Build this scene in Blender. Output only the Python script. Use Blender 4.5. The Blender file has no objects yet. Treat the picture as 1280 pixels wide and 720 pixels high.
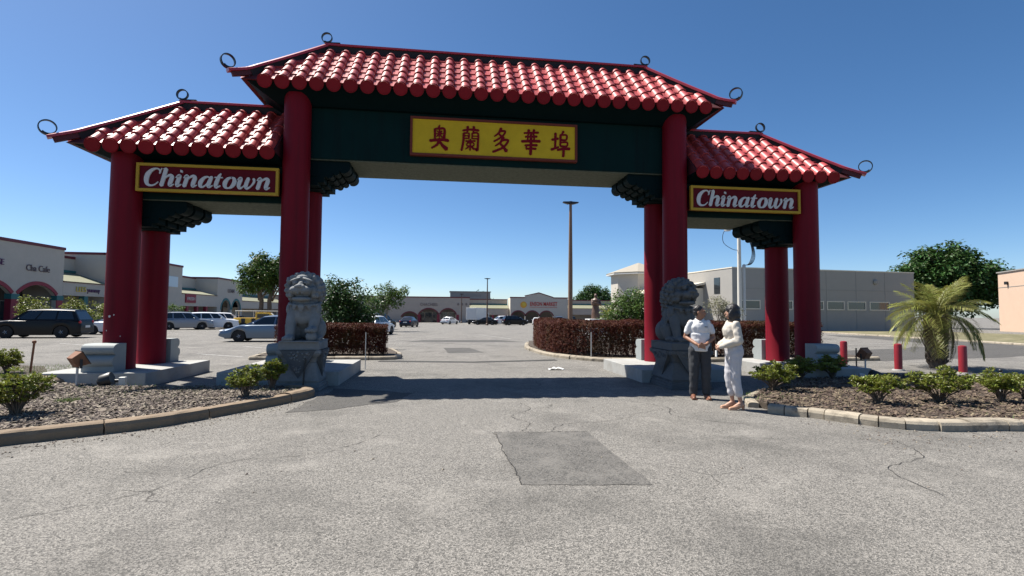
import bpy, bmesh, math, random
from mathutils import Vector, Matrix, Euler, noise
R = math.radians
SC = bpy.context.scene
COL = SC.collection
random.seed(7)

# ------------------------------------------------------------------ camera
cam = bpy.data.cameras.new('camera'); camo = bpy.data.objects.new('camera', cam); COL.objects.link(camo)
cam.sensor_width = 36; cam.lens = 18.175; cam.clip_start = .05; cam.clip_end = 3000
cR = Vector((.991905, -.126727, .008031)); cU = Vector((-.014055, -.046715, .998809)); cF = Vector((.126201, .990837, .048118))
camo.matrix_world = Matrix(((cR.x, cU.x, -cF.x, -1.1047), (cR.y, cU.y, -cF.y, -12.2203), (cR.z, cU.z, -cF.z, 1.56), (0, 0, 0, 1)))
SC.camera = camo
# ------------------------------------------------------------------ sky and sun
SUN = Vector((-.52, .33, 1)).normalized()           # direction towards the sun
el = math.asin(SUN.z); az = math.atan2(SUN.x, SUN.y)
w = bpy.data.worlds.new('World'); SC.world = w; w.use_nodes = True
nt = w.node_tree; nt.nodes.clear()
sky = nt.nodes.new('ShaderNodeTexSky'); sky.sky_type = 'NISHITA'; sky.sun_disc = False
sky.sun_elevation = el; sky.sun_rotation = az; sky.altitude = 0; sky.air_density = .65; sky.dust_density = .5; sky.ozone_density = 2.0
bg = nt.nodes.new('ShaderNodeBackground'); bg.inputs[1].default_value = .076
wo = nt.nodes.new('ShaderNodeOutputWorld'); hs = nt.nodes.new('ShaderNodeHueSaturation'); hs.inputs['Saturation'].default_value = 1.22; hs.inputs['Hue'].default_value = .498; nt.links.new(sky.outputs[0], hs.inputs['Color']); nt.links.new(hs.outputs[0], bg.inputs[0]); nt.links.new(bg.outputs[0], wo.inputs[0])
sl = bpy.data.lights.new('sun', 'SUN'); sl.energy = 5.0; sl.angle = R(.53); sl.color = (1, .95, .87)
so = bpy.data.objects.new('sun', sl); COL.objects.link(so); so.location = (-20, 20, 60)
so.rotation_euler = SUN.to_track_quat('Z', 'Y').to_euler()
SC.view_settings.view_transform = 'Standard'; SC.view_settings.look = 'None'
SC.view_settings.exposure = 1.0; SC.view_settings.gamma = 1
SC.render.engine = 'CYCLES'

# ------------------------------------------------------------------ helpers
def gz(y): return 0.0 if y < 3 else (-.009 * (y - 3) if y < 140 else -.009 * 137)

class MB:
    """collects shapes; build() links them as ONE mesh object"""
    def __init__(s): s.v = []; s.f = []
    def add(s, vs, fs, M=None):
        o = len(s.v)
        for p in vs:
            p = Vector(p); s.v.append(tuple(M @ p) if M is not None else tuple(p))
        s.f += [tuple(i + o for i in f) for f in fs]; return s
    def box(s, x0, x1, y0, y1, z0, z1, M=None):
        return s.add([(x0, y0, z0), (x1, y0, z0), (x1, y1, z0), (x0, y1, z0), (x0, y0, z1), (x1, y0, z1), (x1, y1, z1), (x0, y1, z1)],
                     [(3, 2, 1, 0), (4, 5, 6, 7), (0, 1, 5, 4), (1, 2, 6, 5), (2, 3, 7, 6), (3, 0, 4, 7)], M)
    def frustum(s, a, b, z0, z1, M=None):   # rectangles a,b = (x0,x1,y0,y1)
        q = lambda r, z: [(r[0], r[2], z), (r[1], r[2], z), (r[1], r[3], z), (r[0], r[3], z)]
        return s.add(q(a, z0) + q(b, z1), [(3, 2, 1, 0), (4, 5, 6, 7), (0, 1, 5, 4), (1, 2, 6, 5), (2, 3, 7, 6), (3, 0, 4, 7)], M)
    def prism(s, poly, axis, a, b, M=None):   # poly of 2d points; axis 'x': (y,z)  'y': (x,z)  'z': (x,y)
        t = {'x': lambda p, h: (h, p[0], p[1]), 'y': lambda p, h: (p[0], h, p[1]), 'z': lambda p, h: (p[0], p[1], h)}[axis]
        n = len(poly); vs = [t(p, a) for p in poly] + [t(p, b) for p in poly]
        fs = [tuple(range(n))[::-1], tuple(range(n, 2 * n))] + [(i, (i + 1) % n, n + (i + 1) % n, n + i) for i in range(n)]
        return s.add(vs, fs, M)
    def tube(s, pts, rad, n=10, cap=True, M=None):
        pts = [Vector(p) for p in pts]
        if not hasattr(rad, '__len__'): rad = [rad] * len(pts)
        vs = []; fs = []; up = None
        for i, p in enumerate(pts):
            d = (pts[min(i + 1, len(pts) - 1)] - pts[max(i - 1, 0)])
            d = d.normalized() if d.length > 1e-9 else Vector((0, 0, 1))
            if up is None:
                up = d.orthogonal().normalized()
            else:
                up = (up - d * up.dot(d)); up = up.normalized() if up.length > 1e-6 else d.orthogonal().normalized()
            sd = d.cross(up)
            for k in range(n):
                a = 2 * math.pi * k / n; vs.append(p + (up * math.cos(a) + sd * math.sin(a)) * rad[i])
        for i in range(len(pts) - 1):
            for k in range(n): fs.append((i * n + k, i * n + (k + 1) % n, (i + 1) * n + (k + 1) % n, (i + 1) * n + k))
        if cap: fs += [tuple(range(n))[::-1], tuple(range((len(pts) - 1) * n, len(pts) * n))]
        return s.add(vs, fs, M)
    def lathe(s, prof, n=24, c=(0, 0, 0), M=None, cap=True):
        vs = []; fs = []
        for r, z in prof:
            for k in range(n): a = 2 * math.pi * k / n; vs.append((c[0] + r * math.cos(a), c[1] + r * math.sin(a), c[2] + z))
        for i in range(len(prof) - 1):
            for k in range(n): fs.append((i * n + k, i * n + (k + 1) % n, (i + 1) * n + (k + 1) % n, (i + 1) * n + k))
        if cap: fs += [tuple(range(n))[::-1], tuple(range((len(prof) - 1) * n, len(prof) * n))]
        return s.add(vs, fs, M)
    def ell(s, c, r, nu=14, nv=9, M=None, E=None):
        if not hasattr(r, '__len__'): r = (r, r, r)
        m = E.to_matrix() if E is not None else None
        vs = []
        def P(x, y, z):
            p = Vector((x * r[0], y * r[1], z * r[2]))
            if m is not None: p = m @ p
            return p + Vector(c)
        vs.append(P(0, 0, -1))
        for j in range(1, nv):
            t = -math.pi / 2 + math.pi * j / nv
            for k in range(nu): a = 2 * math.pi * k / nu; vs.append(P(math.cos(t) * math.cos(a), math.cos(t) * math.sin(a), math.sin(t)))
        vs.append(P(0, 0, 1)); fs = []
        for k in range(nu): fs.append((0, 1 + (k + 1) % nu, 1 + k))
        for j in range(nv - 2):
            b = 1 + j * nu
            for k in range(nu): fs.append((b + k, b + (k + 1) % nu, b + nu + (k + 1) % nu, b + nu + k))
        b = 1 + (nv - 2) * nu
        for k in range(nu): fs.append((b + k, b + (k + 1) % nu, len(vs) - 1))
        return s.add(vs, fs, M)
    def capsule(s, a, ra, b, rb, n=12):   # closed tapered limb with round ends
        a = Vector(a); b = Vector(b); d = (b - a).normalized()
        pts = []; rr = []
        for t in (90, 60, 30): pts.append(a - d * ra * math.sin(R(t))); rr.append(max(.0015, ra * math.cos(R(t))))
        pts += [a, b]; rr += [ra, rb]
        for t in (30, 60, 90): pts.append(b + d * rb * math.sin(R(t))); rr.append(max(.0015, rb * math.cos(R(t))))
        return s.tube(pts, rr, n)
    def mesh(s, name, smooth=False):
        me = bpy.data.meshes.new(name); me.from_pydata(s.v, [], s.f); me.validate()
        bm = bmesh.new(); bm.from_mesh(me); bmesh.ops.recalc_face_normals(bm, faces=bm.faces); bm.to_mesh(me); bm.free()
        if smooth: me.polygons.foreach_set('use_smooth', [True] * len(me.polygons))
        return me
    def rawmesh(s, name):
        me = bpy.data.meshes.new(name); me.from_pydata(s.v, [], s.f); return me
    def build(s, name, mat, parent=None, smooth=False, bevel=0, loc=None, raw=False):
        me = s.rawmesh(name) if raw else s.mesh(name, smooth)
        return ob(name, me, mat, parent, bevel, loc, smooth)

def ob(name, me, mat, parent=None, bevel=0, loc=None, smooth=False):
    o = bpy.data.objects.new(name, me); COL.objects.link(o)
    if mat is not None and not me.materials: me.materials.append(mat)
    if parent is not None: o.parent = parent
    if loc is not None: o.location = loc
    if bevel:
        b = o.modifiers.new('bevel', 'BEVEL'); b.width = bevel; b.segments = 2; b.limit_method = 'ANGLE'; b.angle_limit = R(35)
    if smooth == 'auto':
        me.polygons.foreach_set('use_smooth', [True] * len(me.polygons))
        try: me.set_sharp_from_angle(angle=R(38))
        except Exception: pass
    return o

def tag(o, label, cat, group=None):
    o['label'] = label; o['category'] = cat
    if group: o['group'] = group
    return o
def thing(name, label, cat, loc=(0, 0, 0), rz=0, group=None):
    o = bpy.data.objects.new(name, None); COL.objects.link(o); o.location = loc; o.rotation_euler = (0, 0, rz); o.empty_display_size = .2
    return tag(o, label, cat, group)
def struct(o, kind='structure'): o['kind'] = kind; return o
def copy_tree(o, parent=None):
    c = o.copy(); COL.objects.link(c)
    if parent is not None: c.parent = parent
    for ch in list(o.children): copy_tree(ch, c)
    return c
def place(o, parent, loc, rot=(0, 0, 0), sc=(1, 1, 1)):
    c = o.copy(); COL.objects.link(c); c.parent = parent; c.location = loc; c.rotation_euler = rot; c.scale = sc; return c

# ------------------------------------------------------------------ materials
def mat(name, col, rough=.7, var=.0, scale=8.0, bump=.0, bscale=60.0, metal=0, coat=0, spec=.5, rnd=.0, dirt=None, dscale=2.0, island=False, transl=0, detail=5, damt=(.45, .7), streak=0):
    """procedural Principled material: colour mottling, fine relief, optional dirt and per-object variation"""
    m = bpy.data.materials.new(name); m.use_nodes = True; n = m.node_tree.nodes; l = m.node_tree.links
    b = n['Principled BSDF']; b.inputs['Roughness'].default_value = rough; b.inputs['Metallic'].default_value = metal
    b.inputs['Specular IOR Level'].default_value = spec
    if coat: b.inputs['Coat Weight'].default_value = coat; b.inputs['Coat Roughness'].default_value = .12
    geo = n.new('ShaderNodeNewGeometry')
    c = n.new('ShaderNodeRGB'); c.outputs[0].default_value = (*col, 1); out = c.outputs[0]
    def hsv(inp, valsock, lo, hi, hue=False):
        mr = n.new('ShaderNodeMapRange'); mr.inputs[3].default_value = lo; mr.inputs[4].default_value = hi; l.new(valsock, mr.inputs[0])
        h = n.new('ShaderNodeHueSaturation'); l.new(inp, h.inputs['Color']); l.new(mr.outputs[0], h.inputs['Value'])
        if hue:
            m2 = n.new('ShaderNodeMapRange'); m2.inputs[3].default_value = .5 - hue; m2.inputs[4].default_value = .5 + hue; l.new(valsock, m2.inputs[0]); l.new(m2.outputs[0], h.inputs['Hue'])
        return h.outputs[0]
    if var:
        t = n.new('ShaderNodeTexNoise'); t.inputs['Scale'].default_value = scale; t.inputs['Detail'].default_value = detail; t.inputs['Roughness'].default_value = .65
        l.new(geo.outputs['Position'], t.inputs['Vector']); out = hsv(out, t.outputs[0], 1 - var * 1.6, 1 + var * 1.6)
    if rnd:
        oi = n.new('ShaderNodeObjectInfo'); out = hsv(out, oi.outputs['Random'], 1 - rnd, 1 + rnd)
    if island:
        out = hsv(out, geo.outputs['Random Per Island'], 1 - island, 1 + island, .03)
    if dirt:
        t = n.new('ShaderNodeTexNoise'); t.inputs['Scale'].default_value = dscale; t.inputs['Detail'].default_value = 8; t.inputs['Roughness'].default_value = .72
        if streak:   # run-off streaks: the pattern is stretched along z
            mp = n.new('ShaderNodeMapping'); mp.inputs['Scale'].default_value = (2.5, 2.5, streak); l.new(geo.outputs['Position'], mp.inputs[0]); l.new(mp.outputs[0], t.inputs['Vector'])
        else: l.new(geo.outputs['Position'], t.inputs['Vector'])
        mr = n.new('ShaderNodeMapRange'); mr.inputs[1].default_value = damt[0]; mr.inputs[2].default_value = damt[1]; l.new(t.outputs[0], mr.inputs[0])
        mx = n.new('ShaderNodeMix'); mx.data_type = 'RGBA'; l.new(mr.outputs[0], mx.inputs[0]); l.new(out, mx.inputs[6]); mx.inputs[7].default_value = (*dirt, 1); out = mx.outputs[2]
    l.new(out, b.inputs['Base Color'])
    if bump:
        t = n.new('ShaderNodeTexNoise'); t.inputs['Scale'].default_value = bscale; t.inputs['Detail'].default_value = 4; l.new(geo.outputs['Position'], t.inputs['Vector'])
        bp = n.new('ShaderNodeBump'); bp.inputs['Strength'].default_value = min(1, bump); bp.inputs['Distance'].default_value = .01; l.new(t.outputs[0], bp.inputs['Height']); l.new(bp.outputs[0], b.inputs['Normal'])
    if transl:
        tr = n.new('ShaderNodeBsdfTranslucent'); l.new(out, tr.inputs[0]); ms = n.new('ShaderNodeMixShader'); ms.inputs[0].default_value = transl
        l.new(b.outputs[0], ms.inputs[1]); l.new(tr.outputs[0], ms.inputs[2]); l.new(ms.outputs[0], n['Material Output'].inputs[0])
    return m

def asphalt(name, dark, light, patchy=.5, seed=0.0, crack=True, worn=0):
    m = bpy.data.materials.new(name); m.use_nodes = True; n = m.node_tree.nodes; l = m.node_tree.links; b = n['Principled BSDF']
    b.inputs['Roughness'].default_value = .88; b.inputs['Specular IOR Level'].default_value = .3
    geo = n.new('ShaderNodeNewGeometry'); mp = n.new('ShaderNodeMapping'); mp.inputs['Location'].default_value = (seed, seed * 2, 0); l.new(geo.outputs['Position'], mp.inputs[0]); P = mp.outputs[0]
    def noi(s, d=4, r=.6):
        t = n.new('ShaderNodeTexNoise'); t.inputs['Scale'].default_value = s; t.inputs['Detail'].default_value = d; t.inputs['Roughness'].default_value = r; l.new(P, t.inputs['Vector']); return t.outputs[0]
    def mrange(s, a, c, lo=0, hi=1):
        q = n.new('ShaderNodeMapRange'); q.inputs[1].default_value = a; q.inputs[2].default_value = c; q.inputs[3].default_value = lo; q.inputs[4].default_value = hi; l.new(s, q.inputs[0]); return q.outputs[0]
    def mix(f, a, c):
        q = n.new('ShaderNodeMix'); q.data_type = 'RGBA'
        l.new(f, q.inputs[0])
        for s, i in ((a, 6), (c, 7)):
            if isinstance(s, tuple): q.inputs[i].default_value = (*s, 1)
            else: l.new(s, q.inputs[i])
        return q.outputs[2]
    def mul(a, c):
        q = n.new('ShaderNodeMath'); q.operation = 'MULTIPLY'
        for s, i in ((a, 0), (c, 1)):
            if isinstance(s, float): q.inputs[i].default_value = s
            else: l.new(s, q.inputs[i])
        return q.outputs[0]
    vo = n.new('ShaderNodeTexVoronoi'); vo.inputs['Scale'].default_value = 105; l.new(P, vo.inputs['Vector'])
    sp = n.new('ShaderNodeSeparateColor'); l.new(vo.outputs['Color'], sp.inputs[0])
    agg = mrange(sp.outputs[0], .1, .95)
    base = mix(agg, dark, light)
    fine = noi(48, 4, .7); base = mix(mrange(fine, .45, .7, 0, .4), base, tuple(x * .55 for x in dark))
    big = noi(.42, 8, .72); base = mix(mrange(big, .49, .64, 0, patchy), base, tuple(x * .8 for x in dark))
    med = noi(1.1, 6, .7); base = mix(mrange(med, .54, .74, 0, .5), base, tuple(x * 1.08 for x in light))
    if worn: base = mix(mrange(noi(2.2, 5, .7), .44, .60, 0, .45), base, tuple(x * .9 for x in light))
    if crack:
        wv = n.new('ShaderNodeTexNoise'); wv.inputs['Scale'].default_value = .9; wv.inputs['Detail'].default_value = 5; l.new(P, wv.inputs['Vector'])
        ad = n.new('ShaderNodeVectorMath'); ad.operation = 'MULTIPLY_ADD'; l.new(wv.outputs['Color'], ad.inputs[0]); ad.inputs[1].default_value = (1.6, 1.6, 0); l.new(P, ad.inputs[2])
        v2 = n.new('ShaderNodeTexVoronoi'); v2.feature = 'DISTANCE_TO_EDGE'; v2.inputs['Scale'].default_value = .42; l.new(ad.outputs[0], v2.inputs['Vector'])
        ck = mrange(v2.outputs[0], .0015, .0045, 1, 0); gate = mrange(noi(.6, 3), .52, .58)
        base = mix(mul(mul(ck, gate), .75), base, (.035, .033, .03))
    l.new(base, b.inputs['Base Color'])
    bp = n.new('ShaderNodeBump'); bp.inputs['Strength'].default_value = .55; bp.inputs['Distance'].default_value = .012; l.new(vo.outputs['Distance'], bp.inputs['Height']); l.new(bp.outputs[0], b.inputs['Normal'])
    return m

M = {}
M['asphalt'] = asphalt('asphalt', (.076, .073, .067), (.285, .268, .242), .5)
M['patch'] = asphalt('asphalt_patch', (.048, .046, .044), (.125, .119, .109), .25, 13.0, False)
M['patchworn'] = asphalt('worn_asphalt_patch', (.05, .049, .046), (.18, .17, .155), .3, 13.0, False, 1)
M['seal'] = asphalt('asphalt_seal', (.032, .032, .031), (.065, .063, .06), .2, 5.0, False)
M['concrete'] = mat('concrete', (.32, .32, .305), .85, .12, 3, .4, 120, dirt=(.22, .2, .17), dscale=2.5, damt=(.5, .8))
M['drum'] = mat('pale_painted_stone', (.27, .295, .29), .7, .08, 4, .25, 150, dirt=(.3, .3, .27), dscale=4, damt=(.55, .85))
M['kerb'] = mat('kerb_concrete', (.31, .268, .205), .9, .22, 6, .6, 90, rnd=.14, dirt=(.12, .10, .075), dscale=3.5, damt=(.5, .68))
M['kerbtan'] = mat('kerb_concrete_tan', (.205, .15, .098), .9, .2, 6, .6, 90, rnd=.12, dirt=(.13, .1, .07), dscale=3.0, damt=(.5, .72))
M['soil'] = mat('mulch_bed', (.06, .045, .032), .95, .35, 14, .8, 40)
M['chip'] = mat('bark_chips', (.165, .132, .106), .9, .1, 30, island=.65)
M['chipb'] = mat('brown_bark_chips', (.118, .084, .060), .9, .1, 30, island=.65)
M['grass'] = mat('dry_grass', (.105, .098, .045), .95, .3, 2.2, .8, 40, dirt=(.27, .23, .14), dscale=.8)
M['blade'] = mat('grass_blades', (.12, .17, .04), .8, .1, 5, island=.5, transl=.25)
M['red'] = mat('crimson_column_paint', (.155, .004, .012), .55, .1, 1.6, .12, 30, spec=.15, dirt=(.095, .005, .010), dscale=2.4, damt=(.48, .72), streak=.12)
M['tile'] = mat('red_glazed_tile', (.38, .050, .050), .50, .16, 7, .12, 60, coat=.06, rnd=.17, dirt=(.24, .03, .03), dscale=2.2, damt=(.5, .72))
M['tilecap'] = mat('red_tile_end', (.20, .006, .011), .4, .1, 9, 0, rnd=.12, spec=.12)
M['deck'] = mat('dark_red_board', (.07, .008, .012), .7, .1)
M['ridge'] = mat('red_ridge_paint', (.36, .022, .03), .32, .1, 5, .05, coat=.25)
M['dark'] = mat('gap_shade_black', (.012, .01, .011), .8, .1)  # painted-in shade of the gap under the roof ribs
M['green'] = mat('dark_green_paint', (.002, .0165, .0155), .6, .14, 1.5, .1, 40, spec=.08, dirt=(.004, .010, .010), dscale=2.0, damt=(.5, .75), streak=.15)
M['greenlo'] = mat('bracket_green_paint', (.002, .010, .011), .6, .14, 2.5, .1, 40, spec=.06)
M['stucco'] = mat('grey_green_stucco', (.085, .10, .072), .9, .5, 11, 1, 18)
M['iron'] = mat('dark_iron_strip', (.035, .04, .045), .35, .1, 9, metal=.8)
M['gold'] = mat('gold_paint', (.42, .26, .03), .5, .08, 5, spec=.12)
M['signred'] = mat('sign_dark_red', (.10, .004, .009), .55, .1, 4, spec=.12)
M['letter'] = mat('letter_white', (.55, .545, .53), .55, .05, 5, spec=.12)
M['signyellow'] = mat('sign_yellow', (.56, .37, .02), .6, .14, 2.2, spec=.12)
M['signbrown'] = mat('sign_red_brown_frame', (.15, .035, .024), .55, .1, 6, spec=.12)
M['charred'] = mat('character_red', (.17, .003, .008), .5, .08, 8, spec=.12)
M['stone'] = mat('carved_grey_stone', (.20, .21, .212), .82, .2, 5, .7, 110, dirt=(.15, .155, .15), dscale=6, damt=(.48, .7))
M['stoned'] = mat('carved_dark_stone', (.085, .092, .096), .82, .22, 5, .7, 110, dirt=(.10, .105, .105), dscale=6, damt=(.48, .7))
M['leaf'] = mat('shrub_leaf', (.175, .195, .03), .45, .1, 3, island=.45, transl=.3)
M['leafd'] = mat('dark_leaf', (.045, .085, .022), .4, .1, 3, island=.5, transl=.22, spec=.25)
M['leafoak'] = mat('oak_leaf', (.04, .085, .018), .5, .1, 3, island=.5, transl=.22, spec=.25)
M['leafm'] = mat('mid_leaf', (.085, .135, .03), .45, .1, 3, island=.5, transl=.28, spec=.25)
M['leafr'] = mat('burgundy_leaf', (.085, .017, .010), .6, .15, 2, island=.55, transl=.2, spec=.2, dirt=(.06, .05, .014), dscale=1.3, damt=(.5, .7))
M['leafp'] = mat('palm_leaf', (.21, .215, .05), .45, .1, 3, island=.4, transl=.3)
M['leafg'] = mat('grey_green_leaf', (.19, .18, .10), .55, .1, 3, island=.45, transl=.25)
M['deadfrond'] = mat('dry_frond', (.20, .15, .08), .8, .1, 3, island=.4)
M['bark'] = mat('bark', (.13, .10, .075), .95, .3, 12, 1, 30)
M['barkg'] = mat('grey_bark', (.24, .21, .18), .9, .3, 9, .8, 30)
M['wall'] = mat('greige_stucco', (.46, .42, .365), .9, .06, 1.2, .3, 40)
M['wall2'] = mat('pinkish_stucco', (.40, .34, .29), .9, .06, 1.2, .3, 40)
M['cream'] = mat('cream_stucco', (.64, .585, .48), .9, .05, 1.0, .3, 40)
M['greyw'] = mat('grey_render', (.30, .285, .26), .9, .05, .8, .2, 40)
M['tanroof'] = mat('tan_roof', (.30, .27, .22), .9, .08, 2)
M['peach'] = mat('peach_render', (.50, .36, .265), .9, .05, .8, .2, 40)
M['coping'] = mat('maroon_coping', (.13, .018, .028), .6, .1)
M['maroon'] = mat('maroon_paint', (.24, .018, .035), .6, .1)
M['teal'] = mat('teal_paint', (.03, .14, .14), .6, .1)
M['shingle'] = mat('green_grey_shingle', (.19, .19, .125), .9, .2, 3, .5, 20)
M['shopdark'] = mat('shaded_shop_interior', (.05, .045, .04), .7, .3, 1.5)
M['glass'] = mat('dark_glass', (.02, .025, .03), .06, 0, spec=.8)
M['carglass'] = mat('car_glass', (.012, .016, .02), .05, 0, spec=.7)
M['frame'] = mat('grey_window_frame', (.25, .24, .22), .6, .1)
M['rust'] = mat('rusty_brown_metal', (.20, .085, .04), .7, .25, 12, .3, 60)
M['black'] = mat('black_metal', (.015, .015, .016), .45, .1, 8)
M['white'] = mat('white_paint', (.62, .62, .60), .6, .05, 3)
M['polewood'] = mat('brown_pole', (.20, .12, .075), .75, .15, 3, .2, 30)
M['galv'] = mat('galvanised_steel', (.5, .5, .48), .5, .1, 6, metal=.3)
M['polec'] = mat('concrete_pole', (.6, .57, .5), .85, .08, 3)
M['bronze'] = mat('dark_bronze', (.10, .055, .035), .5, .2, 4)
M['bollard'] = mat('bollard_red', (.22, .010, .018), .45, .12, 5, .1)
M['tyre'] = mat('tyre_rubber', (.015, .015, .015), .85)
M['rim'] = mat('alloy_rim', (.5, .5, .51), .3, 0, metal=.85)
M['lampred'] = mat('tail_light', (.35, .01, .01), .2)
M['lampclear'] = mat('head_light', (.75, .77, .8), .1)
M['plastic'] = mat('black_plastic', (.02, .02, .022), .6)
M['stripe'] = mat('worn_white_line', (.42, .41, .39), .85, .15, 6, dirt=(.16, .15, .14), dscale=9, damt=(.45, .62))
M['skin'] = mat('skin', (.28, .135, .08), .55, .05, 20)
M['skin2'] = mat('skin_light', (.38, .21, .14), .55, .05, 20)
M['hair'] = mat('black_hair', (.012, .010, .010), .38, .2, 40, .5, 200)
M['polo'] = mat('white_polo_cloth', (.62, .62, .62), .9, .04, 8, .2, 150)
M['blouse'] = mat('cream_blouse_cloth', (.47, .43, .37), .85, .04, 8, .2, 150)
M['trouser'] = mat('charcoal_trouser_cloth', (.035, .037, .042), .9, .1, 20, .2, 150)
M['jean'] = mat('white_trouser_cloth', (.45, .44, .455), .9, .04, 12, .2, 150)
M['shoebrown'] = mat('brown_leather', (.16, .065, .035), .45, .1, 20)
M['shoenude'] = mat('nude_leather', (.40, .225, .14), .4, .05, 20)
def paint(name, c, metal=.3, rough=.3, coat=.35, spec=.5): return mat(name, c, rough, 0, coat=coat, metal=metal, spec=spec)
# ------------------------------------------------------------------ ground
g = MB()
xs = [-1200, -300, -120, -60, -30, -15, 0, 15, 30, 60, 120, 300, 1200]; ys = [-300, -60, -20, 3, 20, 60, 140, 300, 2500]
for y in ys:
    for x in xs: g.v.append((x, y, gz(y)))
nx = len(xs)
for j in range(len(ys) - 1):
    for i in range(nx - 1): g.f.append((j * nx + i, j * nx + i + 1, (j + 1) * nx + i + 1, (j + 1) * nx + i))
struct(g.build('ground', M['asphalt']))

def sheet(name, pts, m, dz=.004, kind='structure'):
    # flat sheet following the lot's gentle fall; pts counter-clockwise
    b = MB(); b.add([(x, y, gz(y) + dz) for x, y in pts], [tuple(range(len(pts)))])
    o = b.build(name, m, raw=True); return struct(o, kind)
def jag(a, b, n, amp, rs):
    return [(a[0] + (b[0] - a[0]) * i / n + rs.uniform(-amp, amp), a[1] + (b[1] - a[1]) * i / n + rs.uniform(-amp, amp)) for i in range(n)]
def jagpoly(pts, n, amp, seed):
    rs = random.Random(seed); q = []
    for i in range(len(pts)): q += jag(pts[i], pts[(i + 1) % len(pts)], n, amp, rs)
    return q
sheet('asphalt_patch', jagpoly([(-.40, -7.5), (.80, -7.62), (.76, -5.5), (-.45, -5.44)], 10, .012, 1), M['patchworn'])
sheet('asphalt_patch', jagpoly([(-1.0, 8.5), (.45, 8.8), (0, 12.0), (-1.2, 12.0)], 8, .03, 2), M['patch'])
sheet('asphalt_patch', jagpoly([(-3.5, 17.5), (3.5, 17.7), (2.0, 20.5), (-2.5, 20.3)], 8, .1, 3), M['patch'])
sheet('trench_seam', jagpoly([(-3.2, 4.55), (-.2, 4.1), (2.6, 4.75), (2.6, 5.2), (-.2, 4.5), (-3.2, 5.0)], 8, .03, 4), M['seal'], .006)
sheet('asphalt_patch', jagpoly([(-3.5, -3.9), (-1.9, -3.0), (-1.7, -2.0), (-3.3, -1.3)], 8, .06, 8), M['patch'], .004)
sheet('road_band', jagpoly([(14, 4.0), (34, 9), (38, 30), (33, 31), (28, 14), (13, 8)], 10, .25, 9), M['patch'], .004)
LINES = [((-10.2, 8.3), (-8.0, 6.7)), ((-10.4, 13.2), (-8.6, 11.4)), ((-13.6, 10.8), (-11.6, 9.0)), ((-20, 16), (-17.5, 14)), ((-2.2, 60), (3.0, 59.5)), ((2.5, 80), (14, 80.4)), ((3.2, 22), (1.6, 30)), ((18, 14), (28, 17))]
for a, b_ in LINES:
    d = Vector((b_[0] - a[0], b_[1] - a[1])).normalized() * .055; nx_, ny_ = -d.y, d.x
    sheet('parking_line', [(a[0] - nx_, a[1] - ny_), (b_[0] - nx_, b_[1] - ny_), (b_[0] + nx_, b_[1] + ny_), (a[0] + nx_, a[1] + ny_)][::1], M['stripe'], .008)

def inside(p, poly):
    c = False; n = len(poly); j = n - 1
    for i in range(n):
        a, b = poly[i], poly[j]
        if (a[1] > p[1]) != (b[1] > p[1]) and p[0] < (b[0] - a[0]) * (p[1] - a[1]) / (b[1] - a[1]) + a[0]: c = not c
        j = i
    return c
def cat(pts, sub=6):   # Catmull-Rom through 2d points
    q = []; P = [pts[0]] + list(pts) + [pts[-1]]
    for i in range(1, len(P) - 2):
        for k in range(sub):
            t = k / sub; a, b, c, d = P[i - 1], P[i], P[i + 1], P[i + 2]
            q.append(tuple(.5 * (2 * b[m] + (c[m] - a[m]) * t + (2 * a[m] - 5 * b[m] + 4 * c[m] - d[m]) * t * t + (3 * b[m] - a[m] - 3 * c[m] + d[m]) * t ** 3) for m in range(len(b))))
    q.append(tuple(pts[-1])); return q
def kerb(path, m, lens, label, h=.15, wd=.20, seed=0, side=1):
    """a row of separate kerb stones along a path; side=+1 puts the width to the left of travel"""
    rs = random.Random(seed); root = bpy.data.objects.new('kerb', None); COL.objects.link(root); struct(root); root['label'] = label
    P = [Vector((x, y, 0)) for x, y in cat(path, 10)]
    S = [0]
    for i in range(1, len(P)): S.append(S[-1] + (P[i] - P[i - 1]).length)
    def at(s):
        s = max(0, min(S[-1] - 1e-6, s))
        for i in range(1, len(S)):
            if S[i] >= s:
                t = (s - S[i - 1]) / max(1e-9, S[i] - S[i - 1]); d = (P[i] - P[i - 1]).normalized(); return P[i - 1].lerp(P[i], t), d
    s = 0
    while s < S[-1] - .05:
        L = min(rs.uniform(*lens), S[-1] - s); k = max(2, int(L / .12)); b = MB(); dz = rs.uniform(-.016, .012); tw = rs.uniform(-.02, .02)
        vs = []
        for i in range(k + 1):
            p, d = at(s + .008 + (L - .016) * i / k); nrm = Vector((-d.y, d.x, 0)) * side
            zb = gz(p.y); e = rs.uniform(-.011, .009)
            prof = [(0 + tw, -.05), (.0 + tw + e, h * .62), (.022 + tw + e, h * .9), (.06 + tw, h + dz + e * .5), (wd * .6, h + dz + .004), (wd, h + dz - .004), (wd, -.05)]
            for u, z in prof: vs.append(p + nrm * u + Vector((0, 0, zb + z)))
        n = 7; fs = []
        for i in range(k):
            for j in range(n): fs.append((i * n + j, i * n + (j + 1) % n, (i + 1) * n + (j + 1) % n, (i + 1) * n + j))
        fs += [tuple(range(n)), tuple(range(k * n, k * n + n))[::-1]]
        b.add(vs, fs); o = b.build('kerb_stone', m, root)
        s += L
    return root
def bed(name, poly, m, z=.11, seed=0):
    b = MB(); b.prism(poly, 'z', -.02, z); o = b.build(name, m); return struct(o)
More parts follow.
